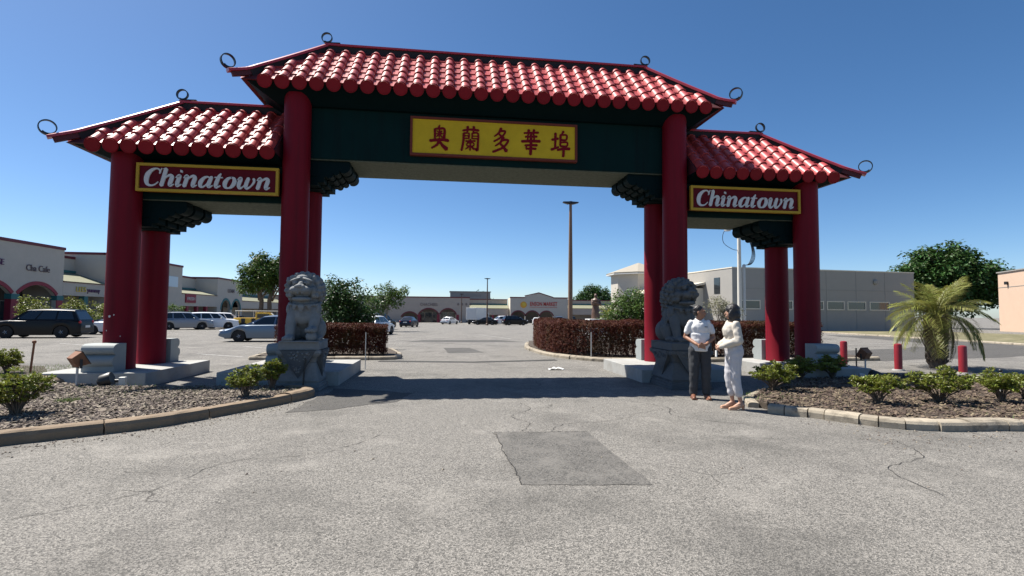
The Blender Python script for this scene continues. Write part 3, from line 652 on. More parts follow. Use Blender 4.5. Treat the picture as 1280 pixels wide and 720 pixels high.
CH = [
 [S((.5, 1.02), (.44, .88), w=(.06, .12)), S((.25, .84), (.26, .42), w=(.12, .08)), S((.25, .85), (.5, .87), (.77, .85), (.75, .42), w=(.08, .12)), S((.35, .64), (.66, .66), w=(.06, .07)), S((.5, .8), (.5, .46), w=(.08, .05)), S((.38, .77), (.43, .71), w=(.05, .06)), S((.63, .78), (.57, .71), w=(.06, .05)), S((.45, .6), (.35, .51), w=(.07, .04)), S((.55, .6), (.65, .51), w=(.05, .07)),
  S((.0, .33), (.3, .37), (.7, .40), (1.0, .37), w=(.12, .13)), S((.5, .38), (.4, .18), (.1, .02), w=(.13, .07)), S((.52, .34), (.68, .16), (.93, .0), w=(.08, .18))],
 [S((.08, .84), (.5, .90), (.95, .88), w=(.09, .11)), S((.34, 1.02), (.32, .78), w=(.12, .07)), S((.68, 1.03), (.66, .79), w=(.12, .07)), S((.13, .72), (.12, .35), (.04, -.02), w=(.11, .09)), S((.13, .73), (.41, .73), (.41, .50), w=(.07, .08)), S((.14, .62), (.40, .62), w=(.05, .05)), S((.14, .51), (.41, .51), w=(.06, .06)), S((.6, .74), (.92, .74), (.93, .3), (.92, .02), (.82, .07), w=(.07, .12)), S((.6, .73), (.6, .5), w=(.08, .06)), S((.61, .62), (.9, .62), w=(.05, .05)), S((.61, .51), (.9, .51), w=(.05, .06)),
  S((.25, .39), (.78, .41), w=(.06, .08)), S((.34, .32), (.68, .32), (.67, .19), (.34, .19), (.34, .31), w=(.06, .06)), S((.51, .47), (.51, .0), w=(.08, .07)), S((.48, .18), (.26, .04), w=(.08, .04)), S((.54, .18), (.74, .05), w=(.05, .1))],
 [S((.5, 1.02), (.38, .82), (.14, .66), w=(.13, .06)), S((.44, .89), (.74, .90), (.56, .66), (.12, .44), w=(.09, .08)), S((.38, .78), (.52, .68), w=(.07, .1)), S((.64, .63), (.5, .42), (.2, .24), w=(.14, .06)), S((.52, .49), (.92, .52), (.66, .2), (.08, -.02), w=(.1, .10)), S((.46, .36), (.62, .25), w=(.08, .11)), S((.56, .28), (.84, .04), w=(.06, .17))],
 [S((.1, .87), (.5, .90), (.92, .92), w=(.08, .1)), S((.36, 1.02), (.35, .8), w=(.12, .07)), S((.66, 1.03), (.64, .81), w=(.12, .07)), S((.18, .71), (.84, .74), w=(.08, .1)), S((-.02, .50), (.5, .53), (1.02, .54), w=(.11, .13)), S((.32, .78), (.32, .5), w=(.08, .07)), S((.68, .79), (.68, .5), w=(.08, .07)), S((.18, .33), (.5, .35), (.86, .36), w=(.09, .11)), S((.5, .84), (.51, .4), (.5, -.06), w=(.10, .13)), S((.24, .18), (.5, .2), (.8, .2), w=(.08, .1)), S((.3, .33), (.22, .22), w=(.06, .05))],
 [S((.0, .64), (.36, .70), w=(.1, .11)), S((.2, .93), (.2, .26), w=(.12, .09)), S((-.02, .2), (.4, .33), w=(.12, .08)), S((.66, 1.03), (.57, .89), w=(.11, .07)), S((.5, .88), (.49, .38), w=(.11, .08)), S((.5, .86), (.84, .87), (.82, .66), (.52, .65), w=(.07, .09)), S((.52, .53), (.88, .55), (.86, .38), (.52, .37), w=(.07, .09)), S((.34, .20), (.7, .26), (1.04, .27), w=(.1, .13)), S((.69, .38), (.7, .2), (.68, -.08), w=(.1, .12))]]
for i, c in enumerate(CH):
    mb = MB(); strokes(mb, c, .43, .56, -1.54 + i * .735, 5.44, .02, .012, .03, 1.0, 4); mb.build('sign_character', M['charred'], sg)
# ------------------------------------------------------------------ sculpted forms (union of rounded masses, remeshed to one skin)
def skin(name, mb, vox, smooth=2, disp=None, mats=None):
    me = mb.mesh(name + '_raw'); o = bpy.data.objects.new(name + '_tmp', me); COL.objects.link(o)
    r = o.modifiers.new('r', 'REMESH'); r.mode = 'VOXEL'; r.voxel_size = vox
    if smooth: s = o.modifiers.new('s', 'SMOOTH'); s.factor = .5; s.iterations = smooth
    dg = bpy.context.evaluated_depsgraph_get(); dg.update()
    out = bpy.data.meshes.new_from_object(o.evaluated_get(dg)); out.name = name
    bpy.data.objects.remove(o); bpy.data.meshes.remove(me)
    if disp:
        amp, fr = disp; nr = [v.normal.copy() for v in out.vertices]
        for v, n in zip(out.vertices, nr):
            v.co += n * amp * (noise.noise(v.co * fr) + .55)
    out.polygons.foreach_set('use_smooth', [True] * len(out.polygons)); out.materials.clear()
    return out

# ------------------------------------------------------------------ guardian lions
def pedestal(label, x0, x1, y0, y1, H, m):
    cx, cy = (x0 + x1) / 2, (y0 + y1) / 2; hx, hy = (x1 - x0) / 2, (y1 - y0) / 2
    t = thing('lion_pedestal', label, 'pedestal', (cx, cy, 0), 0, 'carved pedestals under the guardian lions')
    b = MB(); z = 0
    for i, (e, h) in enumerate(((.02, .055), (.005, .05), (-.012, .045), (-.03, .04))): b.box(-hx - e, hx + e, -hy - e, hy + e, z, z + h); z += h
    b.build('stepped_plinth', m, t, bevel=.006)
    b = MB(); b.frustum((-hx + .01, hx - .01, -hy + .01, hy - .01), (-hx + .09, hx - .09, -hy + .09, hy - .09), z, .55); b.frustum((-hx + .09, hx - .09, -hy + .09, hy - .09), (-hx + .05, hx - .05, -hy + .05, hy - .05), .551, .66)
    b.build('waist', m, t, bevel=.008)
    b = MB(); b.frustum((-hx + .04, hx - .04, -hy + .04, hy - .04), (-hx - .02, hx + .02, -hy - .02, hy + .02), .66, .73); b.box(-hx - .02, hx + .02, -hy - .02, hy + .02, .731, .80); b.build('ledge', m, t, bevel=.008)
    MB().box(-hx + .005, hx - .005, -hy + .005, hy - .005, .801, H).build('top_slab', m, t, bevel=.012)
    # carved cloth triangles hanging over each face
    rs = random.Random(3)
    def cloth(fx):   # fx maps (u, z, out) to xyz ; u in -1..1
        b = MB(); zt, zb = .80, .245
        def strip(u0, z0, u1, z1, u2, z2, o):
            vs = [fx(u, z, o) for u, z in ((u0, z0), (u1, z1), (u2, z2))] + [fx(u, z, -.12) for u, z in ((u0, z0), (u1, z1), (u2, z2))]
            b.add(vs, [(0, 1, 2), (5, 4, 3), (0, 3, 4, 1), (1, 4, 5, 2), (2, 5, 3, 0)])
        strip(-.85, zt, .85, zt, 0, zb, .012)
        strip(-.72, zt - .012, .72, zt - .012, 0, zb + .07, .02)
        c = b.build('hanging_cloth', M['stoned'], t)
        q = MB()
        for i in range(70):
            z = rs.uniform(zb + .12, zt - .03); u = rs.uniform(-1, 1) * .66 * (z - zb - .07) / (zt - zb - .07)
            p = fx(u, z, .022); q.ell(p, rs.uniform(.010, .022), 6, 4)
        struct(q.build('cloth_carving', m, c, smooth=True), 'stuff')
    def face(n):
        def f(u, z, o):
            zz = max(0, min(1, (.66 - z) / .42)); k = (hx if n in 'fb' else hy); inn = .085 * (1 - abs(zz * 2 - .5) * .5) if z < .66 else .0
            wob = 0.02
            d = (hy if n in 'fb' else hx) + wob + o - (.0 if z > .7 else min(.05, (.7 - z) * .35))
            return {'f': (u * k, -d, z), 'b': (u * k, d, z), 'l': (-d, u * k, z), 'r': (d, u * k, z)}[n]
        return f
    for n in 'flr': cloth(face(n))
    return t
def lion_meshes(seed, ball=True):
    rs = random.Random(seed); b = MB()
    E3 = lambda x=0, y=0, z=0: Euler((x, y, z))
    # haunches, trunk and chest
    for s in (-1, 1):
        b.ell((s * .20, .17, .24), (.17, .27, .24)); b.capsule((s * .26, .02, .30), .14, (s * .27, -.06, .10), .10); b.ell((s * .28, -.14, .065), (.10, .17, .066))
        for k in range(4): b.ell((s * .28 - .066 + k * .044, -.28, .05), (.026, .05, .048), 8, 6)
    b.ell((0, .20, .32), (.27, .27, .31)); b.ell((0, .06, .55), (.28, .27, .34)); b.ell((0, -.08, .66), (.27, .21, .25)); b.ell((0, .03, .82), (.26, .25, .2))
    b.ell((0, -.17, .52), (.2, .13, .2))
    # forelegs and paws
    for s in (-1, 1):
        lift = .17 if (s > 0 and ball) else 0
        b.capsule((s * .19, -.10, .62), .13, (s * .22, -.20, .40), .105); b.capsule((s * .22, -.20, .40), .105, (s * .21, -.27, .10 + lift), .085)
        b.ell((s * .21, -.33, .07 + lift), (.105, .15, .075))
        for k in range(4): b.ell((s * .21 - .075 + k * .05, -.45, .058 + lift), (.03, .055, .052), 8, 6)
        b.ell((s * .28, -.13, .64), (.06, .1, .12))            # shoulder flame
        for k in range(3): b.ell((s * (.30 + .01 * k), -.06 + .05 * k, .50 - .06 * k), (.03, .05, .045), 8, 6)
    # head: skull, brow, broad muzzle, open jaw, ears
    b.ell((0, -.10, 1.06), (.27, .24, .26)); b.ell((0, -.22, 1.19), (.20, .15, .10)); b.ell((0, -.30, 1.27), (.12, .07, .06))
    b.ell((0, -.34, 1.03), (.215, .16, .095)); b.ell((-.10, -.44, 1.02), (.105, .085, .075)); b.ell((.10, -.44, 1.02), (.105, .085, .075))
    b.ell((0, -.47, 1.095), (.085, .065, .05)); b.ell((-.06, -.50, 1.085), (.04, .035, .032)); b.ell((.06, -.50, 1.085), (.04, .035, .032)); b.ell((0, -.40, 1.14), (.05, .1, .05))
    b.ell((0, -.33, .845), (.19, .15, .055)); b.ell((0, -.43, .845), (.13, .06, .045)); b.ell((0, -.24, .95), (.16, .12, .09))
    for s in (-1, 1):
        b.ell((s * .115, -.385, 1.165), (.058, .055, .048), 10, 7); b.ell((s * .12, -.375, 1.222), (.105, .065, .030), E=E3(0, s * .35, 0)); b.ell((s * .20, -.28, 1.02), (.075, .09, .085)); b.ell((s * .21, -.26, .92), (.06, .08, .06))
        b.ell((s * .28, -.16, 1.21), (.055, .05, .085), E=E3(0, s * .5, 0))
        for k in range(4): b.ell((s * (.04 + .042 * k), -.475 + .02 * k, .955), (.017, .017, .026), 6, 5)
    # mane of tight curls, row behind row
    for j, (yy, rr, n, z0) in enumerate(((-.20, .30, 13, 1.07), (-.11, .335, 15, 1.06), (-.01, .345, 15, 1.04), (.09, .325, 14, 1.0), (.17, .28, 11, .94), (.22, .22, 7, .86))):
        for k in range(n):
            a = R(-35 + 250 * (k + .5 * (j % 2)) / (n - 1)); x, z = rr * math.cos(a), z0 + rr * .88 * math.sin(a)
            r = .062 if j < 4 else .055
            b.ell((x, yy + rs.uniform(-.01, .01), z), (r, r * .9, r), 9, 6); b.ell((x * 1.1, yy - .028, z0 + (z - z0) * 1.1), r * .5, 7, 5)
    for j in range(4):
        for s in (-2, -1, 0, 1, 2): b.ell((s * .095, .26 + .01 * j - abs(s) * .03, .82 - j * .11), (.055, .05, .06), 8, 6)
    # collar band and bell, tail
    for k in range(26):
        a = 2 * math.pi * k / 26; b.ell((.285 * math.cos(a), -.05 + .255 * math.sin(a), .765 - .05 * math.sin(a) * -1), (.045, .045, .032), 7, 5)
    b.ell((0, -.335, .685), (.065, .06, .07)); b.ell((0, -.345, .61), (.03, .03, .03))
    for s in (-1, 1): b.ell((s * .14, -.30, .69), (.04, .035, .06))
    b.capsule((0, .42, .2), .06, (0, .44, .62), .05); b.ell((0, .44, .70), (.09, .06, .12))
    return skin('lion_body', b, .0095, 1)
def lion(label, loc, rz, m, seed, sc=1.0, ball=True):
    t = thing('guardian_lion', label, 'lion statue', loc, rz, 'stone guardian lions'); t.scale = (sc, sc, sc)
    me = lion_meshes(seed, ball); ob('body', me, m, t)
    if ball:
        q = MB(); q.ell((.21, -.36, .105), .105, 18, 12); ob('ball', q.mesh('ball', True), m, t)
    MB().box(-.36, .36, -.50, .46, -.001, .022).build('carved_base', m, t, bevel=.006)
    return t
pedestal('carved stone pedestal under the lion at the left inner columns', -4.34, -3.55, -1.66, -.90, .96, M['stone'])
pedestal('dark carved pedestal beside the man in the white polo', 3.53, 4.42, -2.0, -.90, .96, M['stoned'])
lion('pale grey stone lion facing the road at the left inner columns', (-3.94, -1.22, .958), R(0), M['stone'], 1, 1.0)
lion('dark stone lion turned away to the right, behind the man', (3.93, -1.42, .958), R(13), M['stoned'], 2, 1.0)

# ------------------------------------------------------------------ people
def V(*a): return Vector(a)
def man():
    t = thing('person', 'man in white polo shirt and charcoal trousers, hands clasped, looking right', 'person', (3.60, -3.06, 0), R(-18))
    H = Euler((0, 0, R(82))).to_matrix(); hc = V(0, .0, 1.60)
    def h(x, y, z): return tuple(hc + H @ V(x, y, z))
    b = MB()
    # legs, feet
    J = {}
    for s in (-1, 1):
        J[s] = dict(hip=V(s * .095, .01, .90), kn=V(s * .105, -.01, .49), an=V(s * .115, .03, .09), sh=V(s * .170, .0, 1.405), el=V(s * .250, .035, 1.135), wr=V(s * .085, -.195, 1.015))
        j = J[s]; b.capsule(j['hip'], .088, j['kn'], .058); b.capsule(j['kn'], .056, j['an'], .038); b.capsule(V(s * .115, .03, .05), .036, V(s * .13, -.15, .035), .03)
        b.capsule(j['sh'], .048, j['el'], .041); b.capsule(j['el'], .041, j['wr'], .029)
    b.ell((0, .01, .95), (.165, .11, .13)); b.ell((0, .0, 1.12), (.155, .105, .17)); b.ell((0, .0, 1.30), (.18, .115, .15)); b.ell((0, .01, 1.41), (.155, .075, .06))
    b.capsule((0, .015, 1.42), .062, (0, .0, 1.54), .055)
    # head
    b.ell(h(0, .01, .035), (.082, .097, .098)) if False else None
    E = Euler((0, 0, R(82)))
    b.ell(h(0, .012, .03), (.076, .095, .095), E=E); b.ell(h(0, -.02, -.03), (.062, .072, .085), E=E); b.ell(h(0, -.045, -.088), (.04, .04, .03), E=E)
    b.capsule(h(0, -.093, .012), .010, h(0, -.112, -.032), .015); b.ell(h(0, -.098, -.062), (.027, .012, .008), E=E); b.ell(h(0, -.096, -.076), (.024, .012, .008), E=E)
    for s in (-1, 1): b.ell(h(s * .078, .012, -.01), (.012, .026, .036), E=E); b.ell(h(s * .032, -.082, .032), (.026, .014, .012), E=E)
    # clasped hands: right palm over left, five fingers each
    for s in (-1, 1):
        w_ = J[s]['wr']; c = V(s * .012, -.235, .985 + (.012 if s > 0 else -.012)); b.capsule(w_, .028, c, .030)
        for k in range(4):
            p0 = c + V(-s * .02, -.012, .022 - .016 * k); p1 = p0 + V(-s * .038, -.016 + .003 * k, -.004); p2 = p1 + V(-s * .012, .018, -.016); p3 = p2 + V(s * .006, .018, -.008)
            b.capsule(p0, .0100, p1, .0095, 8); b.capsule(p1, .0095, p2, .009, 8); b.capsule(p2, .009, p3, .0082, 8)
        q0 = c + V(s * .01, -.005, .026); q1 = q0 + V(-s * .022, -.02, .018); q2 = q1 + V(-s * .026, -.006, .004); b.capsule(q0, .0115, q1, .0105, 8); b.capsule(q1, .0105, q2, .009, 8)
    ob('body', skin('body', b, .0075, 1), M['skin'], t)
    # polo: trunk, short sleeves, collar, placket
    b = MB(); b.ell((0, .0, 1.12), (.165, .12, .20)); b.ell((0, .0, 1.29), (.180, .12, .17)); b.ell((0, .01, 1.405), (.158, .08, .06)); b.ell((0, -.03, 1.05), (.155, .105, .14))
    b.prism([(.172 * math.cos(R(a)), .122 * math.sin(R(a))) for a in range(0, 360, 15)], 'z', .885, 1.2)
    for s in (-1, 1): j = J[s]; e = j['sh'].lerp(j['el'], .60); b.capsule(j['sh'] + V(-s * .012, 0, -.004), .055, e, .058)
    sh = ob('polo_shirt', skin('polo', b, .009, 2, (.010, 13)), M['polo'], t)
    b = MB()
    for s in (-1, 1): b.capsule(V(s * .012, -.078, 1.425), .014, V(s * .075, -.005, 1.47), .015); b.capsule(V(s * .075, -.005, 1.47), .015, V(s * .03, .06, 1.485), .015)
    ob('collar', skin('collar', b, .006, 1), M['polo'], sh)
    MB().box(.07, .125, -.137, -.118, 1.325, 1.338).build('chest_logo', M['trouser'], sh)
    b = MB(); b.ell((0, .01, .93), (.165, .115, .10))
    for s in (-1, 1): j = J[s]; b.capsule(j['hip'] + V(0, 0, .01), .107, j['kn'], .082); b.capsule(j['kn'], .08, j['an'] + V(0, 0, .015), .068)
    ob('trousers', skin('trousers', b, .010, 2, (.011, 12)), M['trouser'], t)
    for s in (-1, 1):
        b = MB(); b.capsule(V(s * .115, .055, .045), .045, V(s * .128, -.08, .042), .047); b.capsule(V(s * .128, -.08, .04), .046, V(s * .138, -.20, .03), .030); b.box(s * .125 - .045, s * .125 + .045, -.21, .085, .0, .022)
        ob('shoe', skin('shoe', b, .008, 2), M['shoebrown'], t)
    b = MB(); b.ell(h(0, .026, .055), (.081, .092, .080), E=E); b.ell(h(0, .06, .0), (.072, .055, .07), E=E); 
    ob('hair', skin('hair', b, .008, 1, (.004, 40)), M['hair'], t)
    for s in (-1, 1):
        q = MB(); q.ell(h(s * .032, -.091, .018), (.010, .006, .0065), 8, 6, E=E); q.build('eye', M['hair'], t, smooth=True)
    return t
def woman():
    t = thing('person', 'woman with black bob in cream blouse, white trousers and nude heels', 'person', (3.62, -4.14, 0), R(-100))
    b = MB(); J = {}; E = Euler((0, 0, R(-8))); H = E.to_matrix(); hc = V(0, -.01, 1.595)
    def h(x, y, z): return tuple(hc + H @ V(x, y, z))
    for s in (-1, 1):
        fy = .05 if s > 0 else -.03
        J[s] = dict(hip=V(s * .085, .01, .93), kn=V(s * .075, -.015 + fy * .5, .52), an=V(s * .07, .045 + fy, .135), sh=V(s * .165, .0, 1.40), el=V(s * .225, .02, 1.14), wr=V(s * .07, -.205, 1.035))
        j = J[s]; b.capsule(j['hip'], .085, j['kn'], .054); b.capsule(j['kn'], .052, j['an'], .031); b.capsule(j['an'] + V(0, .005, -.02), .033, V(s * .075, -.09 + fy, .032), .026)
        b.capsule(j['sh'], .046, j['el'], .036); b.capsule(j['el'], .035, j['wr'], .024)
    b.ell((0, .02, .97), (.165, .12, .12)); b.ell((0, .0, 1.13), (.13, .09, .16)); b.ell((0, .0, 1.30), (.155, .105, .14)); b.ell((0, .01, 1.40), (.135, .065, .05))
    b.capsule((0, .01, 1.42), .05, (0, -.0, 1.53), .046)
    b.ell(h(0, .01, .03), (.072, .09, .09), E=E); b.ell(h(0, -.02, -.03), (.057, .066, .08), E=E); b.ell(h(0, -.042, -.083), (.034, .034, .026), E=E)
    b.capsule(h(0, -.086, .012), .008, h(0, -.103, -.028), .012); b.ell(h(0, -.09, -.056), (.024, .011, .008), E=E); b.ell(h(0, -.088, -.068), (.021, .011, .008), E=E)
    for s in (-1, 1):
        w_ = J[s]['wr']; c = V(s * .012, -.24, 1.01 + s * .01); b.capsule(w_, .023, c, .025)
        for k in range(4):
            p0 = c + V(-s * .016, -.010, .020 - .0145 * k); p1 = p0 + V(-s * .034, -.014 + .003 * k, -.004); p2 = p1 + V(-s * .010, .016, -.015); p3 = p2 + V(s * .006, .016, -.008)
            b.capsule(p0, .0088, p1, .0083, 8); b.capsule(p1, .0083, p2, .008, 8); b.capsule(p2, .008, p3, .0072, 8)
        q0 = c + V(s * .008, -.004, .023); q1 = q0 + V(-s * .019, -.018, .016); b.capsule(q0, .010, q1, .009, 8); b.capsule(q1, .009, q1 + V(-s * .022, -.005, .003), .008, 8)
    ob('body', skin('body', b, .0075, 1), M['skin2'], t)
    b = MB(); b.ell((0, .0, 1.09), (.165, .13, .10)); b.ell((0, .0, 1.22), (.158, .118, .19)); b.ell((0, .01, 1.38), (.15, .08, .06)); b.ell((0, -.045, 1.29), (.135, .105, .14)); b.ell((0, -.01, 1.37), (.12, .085, .07))
    for s in (-1, 1): j = J[s]; b.capsule(j['sh'] + V(-s * .005, 0, 0), .058, j['el'], .066); b.capsule(j['el'], .066, j['el'].lerp(j['wr'], .72), .050); b.capsule(j['el'].lerp(j['wr'], .75), .04, j['wr'], .036)
    bl = ob('blouse', skin('blouse', b, .009, 2, (.012, 15)), M['blouse'], t)
    b = MB(); b.ell((0, .015, 1.0), (.172, .138, .13)); b.ell((.0, .05, .95), (.16, .118, .12)); b.ell((0, -.02, .93), (.12, .10, .11))
    for s in (-1, 1): j = J[s]; b.capsule(j['hip'] + V(0, .01, 0), .102, j['kn'], .074); b.capsule(j['kn'], .073, j['kn'].lerp(j['an'], .66), .060)
    ob('trousers', skin('trousers', b, .010, 2, (.010, 14)), M['jean'], t)
    for s in (-1, 1):
        fy = .05 if s > 0 else -.03; b = MB()
        b.capsule(V(s * .07, .075 + fy, .085), .036, V(s * .075, -.02 + fy, .055), .037); b.capsule(V(s * .075, -.02 + fy, .05), .037, V(s * .078, -.13 + fy, .026), .026); b.capsule(V(s * .07, .085 + fy, .07), .026, V(s * .07, .085 + fy, .022), .020); b.box(s * .075 - .03, s * .075 + .03, -.15 + fy, -.02 + fy, 0, .016)
        ob('heeled_shoe', skin('shoe', b, .0075, 2), M['shoenude'], t)
    b = MB(); b.ell(h(0, .025, .05), (.098, .108, .10), E=E); b.ell(h(0, .05, -.04), (.106, .092, .125), E=E); b.ell(h(0, .055, -.125), (.102, .084, .065), E=E)
    for s in (-1, 1): b.ell(h(s * .075, -.005, -.045), (.028, .062, .11), E=E)
    ob('bob_hair', skin('hair', b, .008, 1, (.005, 35)), M['hair'], t)
    pp = MB().box(-.03, .035, -.275, -.262, .86, .965).build('folded_paper', M['white']); pp.location = (3.62, -4.14, 0); pp.rotation_euler = (0, 0, R(-100)); tag(pp, 'white folded paper held in the hands of the woman', 'paper')
    return t
man(); woman()
# ------------------------------------------------------------------ foliage
def leaf(b, p, n, up, L, W):
    """one folded leaf of four faces-worth: pointed, creased along its midrib"""
    n = n.normalized(); t = up - n * up.dot(n); t = t.normalized() if t.length > 1e-5 else n.orthogonal().normalized(); s = n.cross(t)
    o = len(b.v); f = n * (W * .35)
    for q in (p, p + t * L * .5 + s * W + f, p + t * L, p + t * L * .5 - s * W + f, p + t * L * .5): b.v.append(tuple(q))
    b.f += [(o, o + 1, o + 2, o + 4), (o, o + 4, o + 2, o + 3)]
def rdir(rs):
    while True:
        v = Vector((rs.uniform(-1, 1), rs.uniform(-1, 1), rs.uniform(-1, 1)))
        if .05 < v.length < 1: return v.normalized()
def clumps(b, rs, centres, nleaf, L, W, spread):
    """leaf clumps: tight rosettes so crowns show light and dark groups and gaps"""
    for c, r in centres:
        for i in range(nleaf):
            d = rdir(rs); p = c + d * r * (rs.random() ** .45); n = (d * .8 + Vector((0, 0, .8)) + rdir(rs) * spread); k = rs.uniform(.7, 1.25)
            leaf(b, p, n, d + rdir(rs) * .7, L * k, W * k)
def crown_points(rs, blobs, n, shell=.55):
    pts = []
    tot = sum(r[0] * r[1] * r[2] for c, r in blobs)
    for c, r in blobs:
        for i in range(max(1, int(n * r[0] * r[1] * r[2] / tot))):
            d = rdir(rs); q = shell + (1 - shell) * rs.random(); q *= 1 + .22 * noise.noise(d * 2.3 + Vector(c))
            pts.append(Vector(c) + Vector((d.x * r[0], d.y * r[1], d.z * r[2])) * q)
    return pts
def tree(name, label, catg, loc, th, tr, blobs, m, nclump, nleaf, L, cr, bark='bark', seed=0, group=None, trunks=1, limbs=7, shell=.45, spread=.7, lean=(0, 0)):
    rs = random.Random(seed); x, y = loc; t = thing(name, label, catg, (x, y, gz(y)), 0, group)
    b = MB()
    for k in range(trunks):
        ox = (k - (trunks - 1) / 2) * tr * 3.5; top = Vector((ox * 1.8 + lean[0], lean[1], th))
        b.tube([(ox, 0, -.1), (ox + rs.uniform(-.1, .1) * tr, 0, th * .3), tuple(Vector((ox, 0, 0)).lerp(top, .65) + Vector((rs.uniform(-1, 1) * tr, rs.uniform(-1, 1) * tr, 0))), tuple(top)], [tr * 1.25, tr, tr * .85, tr * .6], 9)
        for i in range(limbs):
            c, r = blobs[rs.randrange(len(blobs))]; e = Vector(c) + Vector((rs.uniform(-.6, .6) * r[0], rs.uniform(-.6, .6) * r[1], rs.uniform(-.3, .6) * r[2])); s0 = Vector((ox, 0, 0)).lerp(top, rs.uniform(.6, 1)); mid = s0.lerp(e, .5) + Vector((0, 0, .12 * (e - s0).length))
            b.tube([s0, mid, e], [tr * .5, tr * .32, tr * .1], 6)
    b.build('trunk', M[bark], t, smooth=True)
    q = MB(); pts = crown_points(rs, blobs, nclump, shell)
    clumps(q, rs, [(p, cr * rs.uniform(.6, 1.25)) for p in pts], nleaf, L, L * .3, spread)
    q.build('crown', M[m], t, raw=True); return t
def shrub(label, x, y, z, h, w_, seed, n=26, group='low green shrubs of the planting islands', mt='leaf', dense=24):
    rs = random.Random(seed); t = thing('shrub', label, 'shrub', (x, y, z), 0, group); b = MB(); q = MB(); cs = []
    for i in range(n):
        a = rs.uniform(0, 6.28); rr = w_ * math.sqrt(rs.random()); zz = h * (.42 + .55 * rs.random() * (1 - .45 * (rr / w_) ** 2)); e = Vector((rr * math.cos(a), rr * math.sin(a), zz))
        mid = Vector((e.x * .3 + rs.uniform(-.02, .02), e.y * .3, zz * .45)); b.tube([(rs.uniform(-.03, .03), rs.uniform(-.03, .03), -.03), mid, e], [.012, .008, .004], 5)
        cs.append((e, .055 + .03 * rs.random()))
        for k in range(3): cs.append((mid.lerp(e, rs.uniform(.5, .95)) + rdir(rs) * .06, .055))
    b.build('stems', M['bark'], t)
    for c, r in cs:
        for i in range(dense):
            d = rdir(rs); d.z = abs(d.z) * .8 + .1; k = rs.uniform(.7, 1.2); leaf(q, c + d * r * .4, d.cross(rdir(rs)) + Vector((0, 0, .6)), d, .055 * k, .0125 * k)
    q.build('foliage', M[mt], t, raw=True); return t
# low shrubs on the left island (base pixel measured, so each stands where the photograph has it)
shrub('large bushy shrub at the front left corner of the left island', -6.87, -4.35, .10, .66, .36, 1, 44)
shrub('shrub at the far left edge, beside the thin brown stake', -10.92, .88, .10, .55, .30, 2, 34)
shrub('shrub nearer the kerb of the pair before the left lion', -4.40, -3.03, .10, .60, .25, 3, 26)
shrub('upright shrub touching the left lion pedestal', -4.28, -2.07, .10, .56, .22, 4, 26)
# right island
shrub('spreading shrub nearest the woman, beside the gate slab', 5.24, -2.80, .10, .58, .44, 5, 38)
shrub('shrub against the right outer gate column, left of two', 6.9, -1.35, .10, .58, .34, 6, 32)
shrub('shrub under the right outer drum stone, right of two', 7.85, -1.15, .10, .58, .36, 7, 32)
shrub('open twiggy shrub near the middle of the right kerb', 6.03, -4.41, .10, .57, .36, 8, 28)
shrub('widest shrub on the right island, in front of the palm', 7.24, -4.35, .10, .61, .50, 9, 46)
shrub('shrub beside the white pipe near the right edge', 8.33, -4.44, .10, .58, .27, 10, 28)
shrub('shrub cut by the right edge of the view', 9.05, -4.25, .10, .50, .26, 11, 24)

def hedge(label, path, width, h, seed, n, group='clipped burgundy hedges behind the gate', low=.42):
    rs = random.Random(seed); t = thing('burgundy_hedge', label, 'hedge', (path[0][0], path[0][1], gz(path[0][1]) + .08), 0, group); o = Vector((path[0][0], path[0][1], 0))
    P = [Vector((x, y, 0)) - o for x, y in cat(path, 6)]; S = [0]
    for i in range(1, len(P)): S.append(S[-1] + (P[i] - P[i - 1]).length)
    def at(s):
        for i in range(1, len(S)):
            if S[i] >= s: return P[i - 1].lerp(P[i], (s - S[i - 1]) / (S[i] - S[i - 1])), (P[i] - P[i - 1]).normalized()
        return P[-1], (P[-1] - P[-2]).normalized()
    b = MB(); q = MB(); ns = int(S[-1] / .22)
    for i in range(ns):
        p, d = at(S[-1] * (i + .5) / ns); nr = Vector((-d.y, d.x, 0)); p = p + nr * rs.uniform(-.25, .25) * width
        for k in range(3): e = p + nr * rs.uniform(-.4, .4) * width + d * rs.uniform(-.25, .25) + Vector((0, 0, h * rs.uniform(.55, .85))); b.tube([p + Vector((0, 0, -.05)), p.lerp(e, .4) + Vector((rs.uniform(-.05, .05), 0, 0)), e], [.016, .012, .005], 5)
    b.build('stems', M['bark'], t)
    for i in range(n):
        s = rs.uniform(0, S[-1]); p, d = at(s); nr = Vector((-d.y, d.x, 0)); e = noise.noise(Vector((s * 1.3, seed, 0))) * .06
        u = rs.uniform(-1, 1); v = rs.random()
        edge = rs.random() < .78
        if edge:
            f = rs.random() * (2 * h * (1 - low * .4) + width)
            if f < width: u, z = rs.uniform(-1, 1), h - abs(rs.gauss(0, .03))
            else: u = 1 if f < width + h * (1 - low * .4) else -1; z = .08 * h + .92 * h * (rs.random() ** .85); u *= 1 - abs(rs.gauss(0, .12))
            if z < h * .35 and rs.random() < .35 * (.6 + noise.noise(Vector((s * 1.1, 3, 0)))): continue
        else: z = h * (.12 + .85 * v)
        c = p + nr * (u * (width / 2 + e)) + Vector((0, 0, z + e))
        if z > h * .9: c += Vector((0, 0, -.1 * abs(u) ** 3))
        dd = (nr * u * .7 + Vector((0, 0, .7)) + rdir(rs) * .8)
        for k in range(4): leaf(q, c + rdir(rs) * .04, dd + rdir(rs) * .6, rdir(rs), rs.uniform(.032, .062), .013)
    q.build('foliage', M['leafr'], t, raw=True); return t
hedge('short burgundy hedge behind the left lion', [(-6.7, 6.3), (-5.4, 6.25), (-4.2, 6.2), (-3.15, 6.35)], .95, 1.08, 4, 14000)
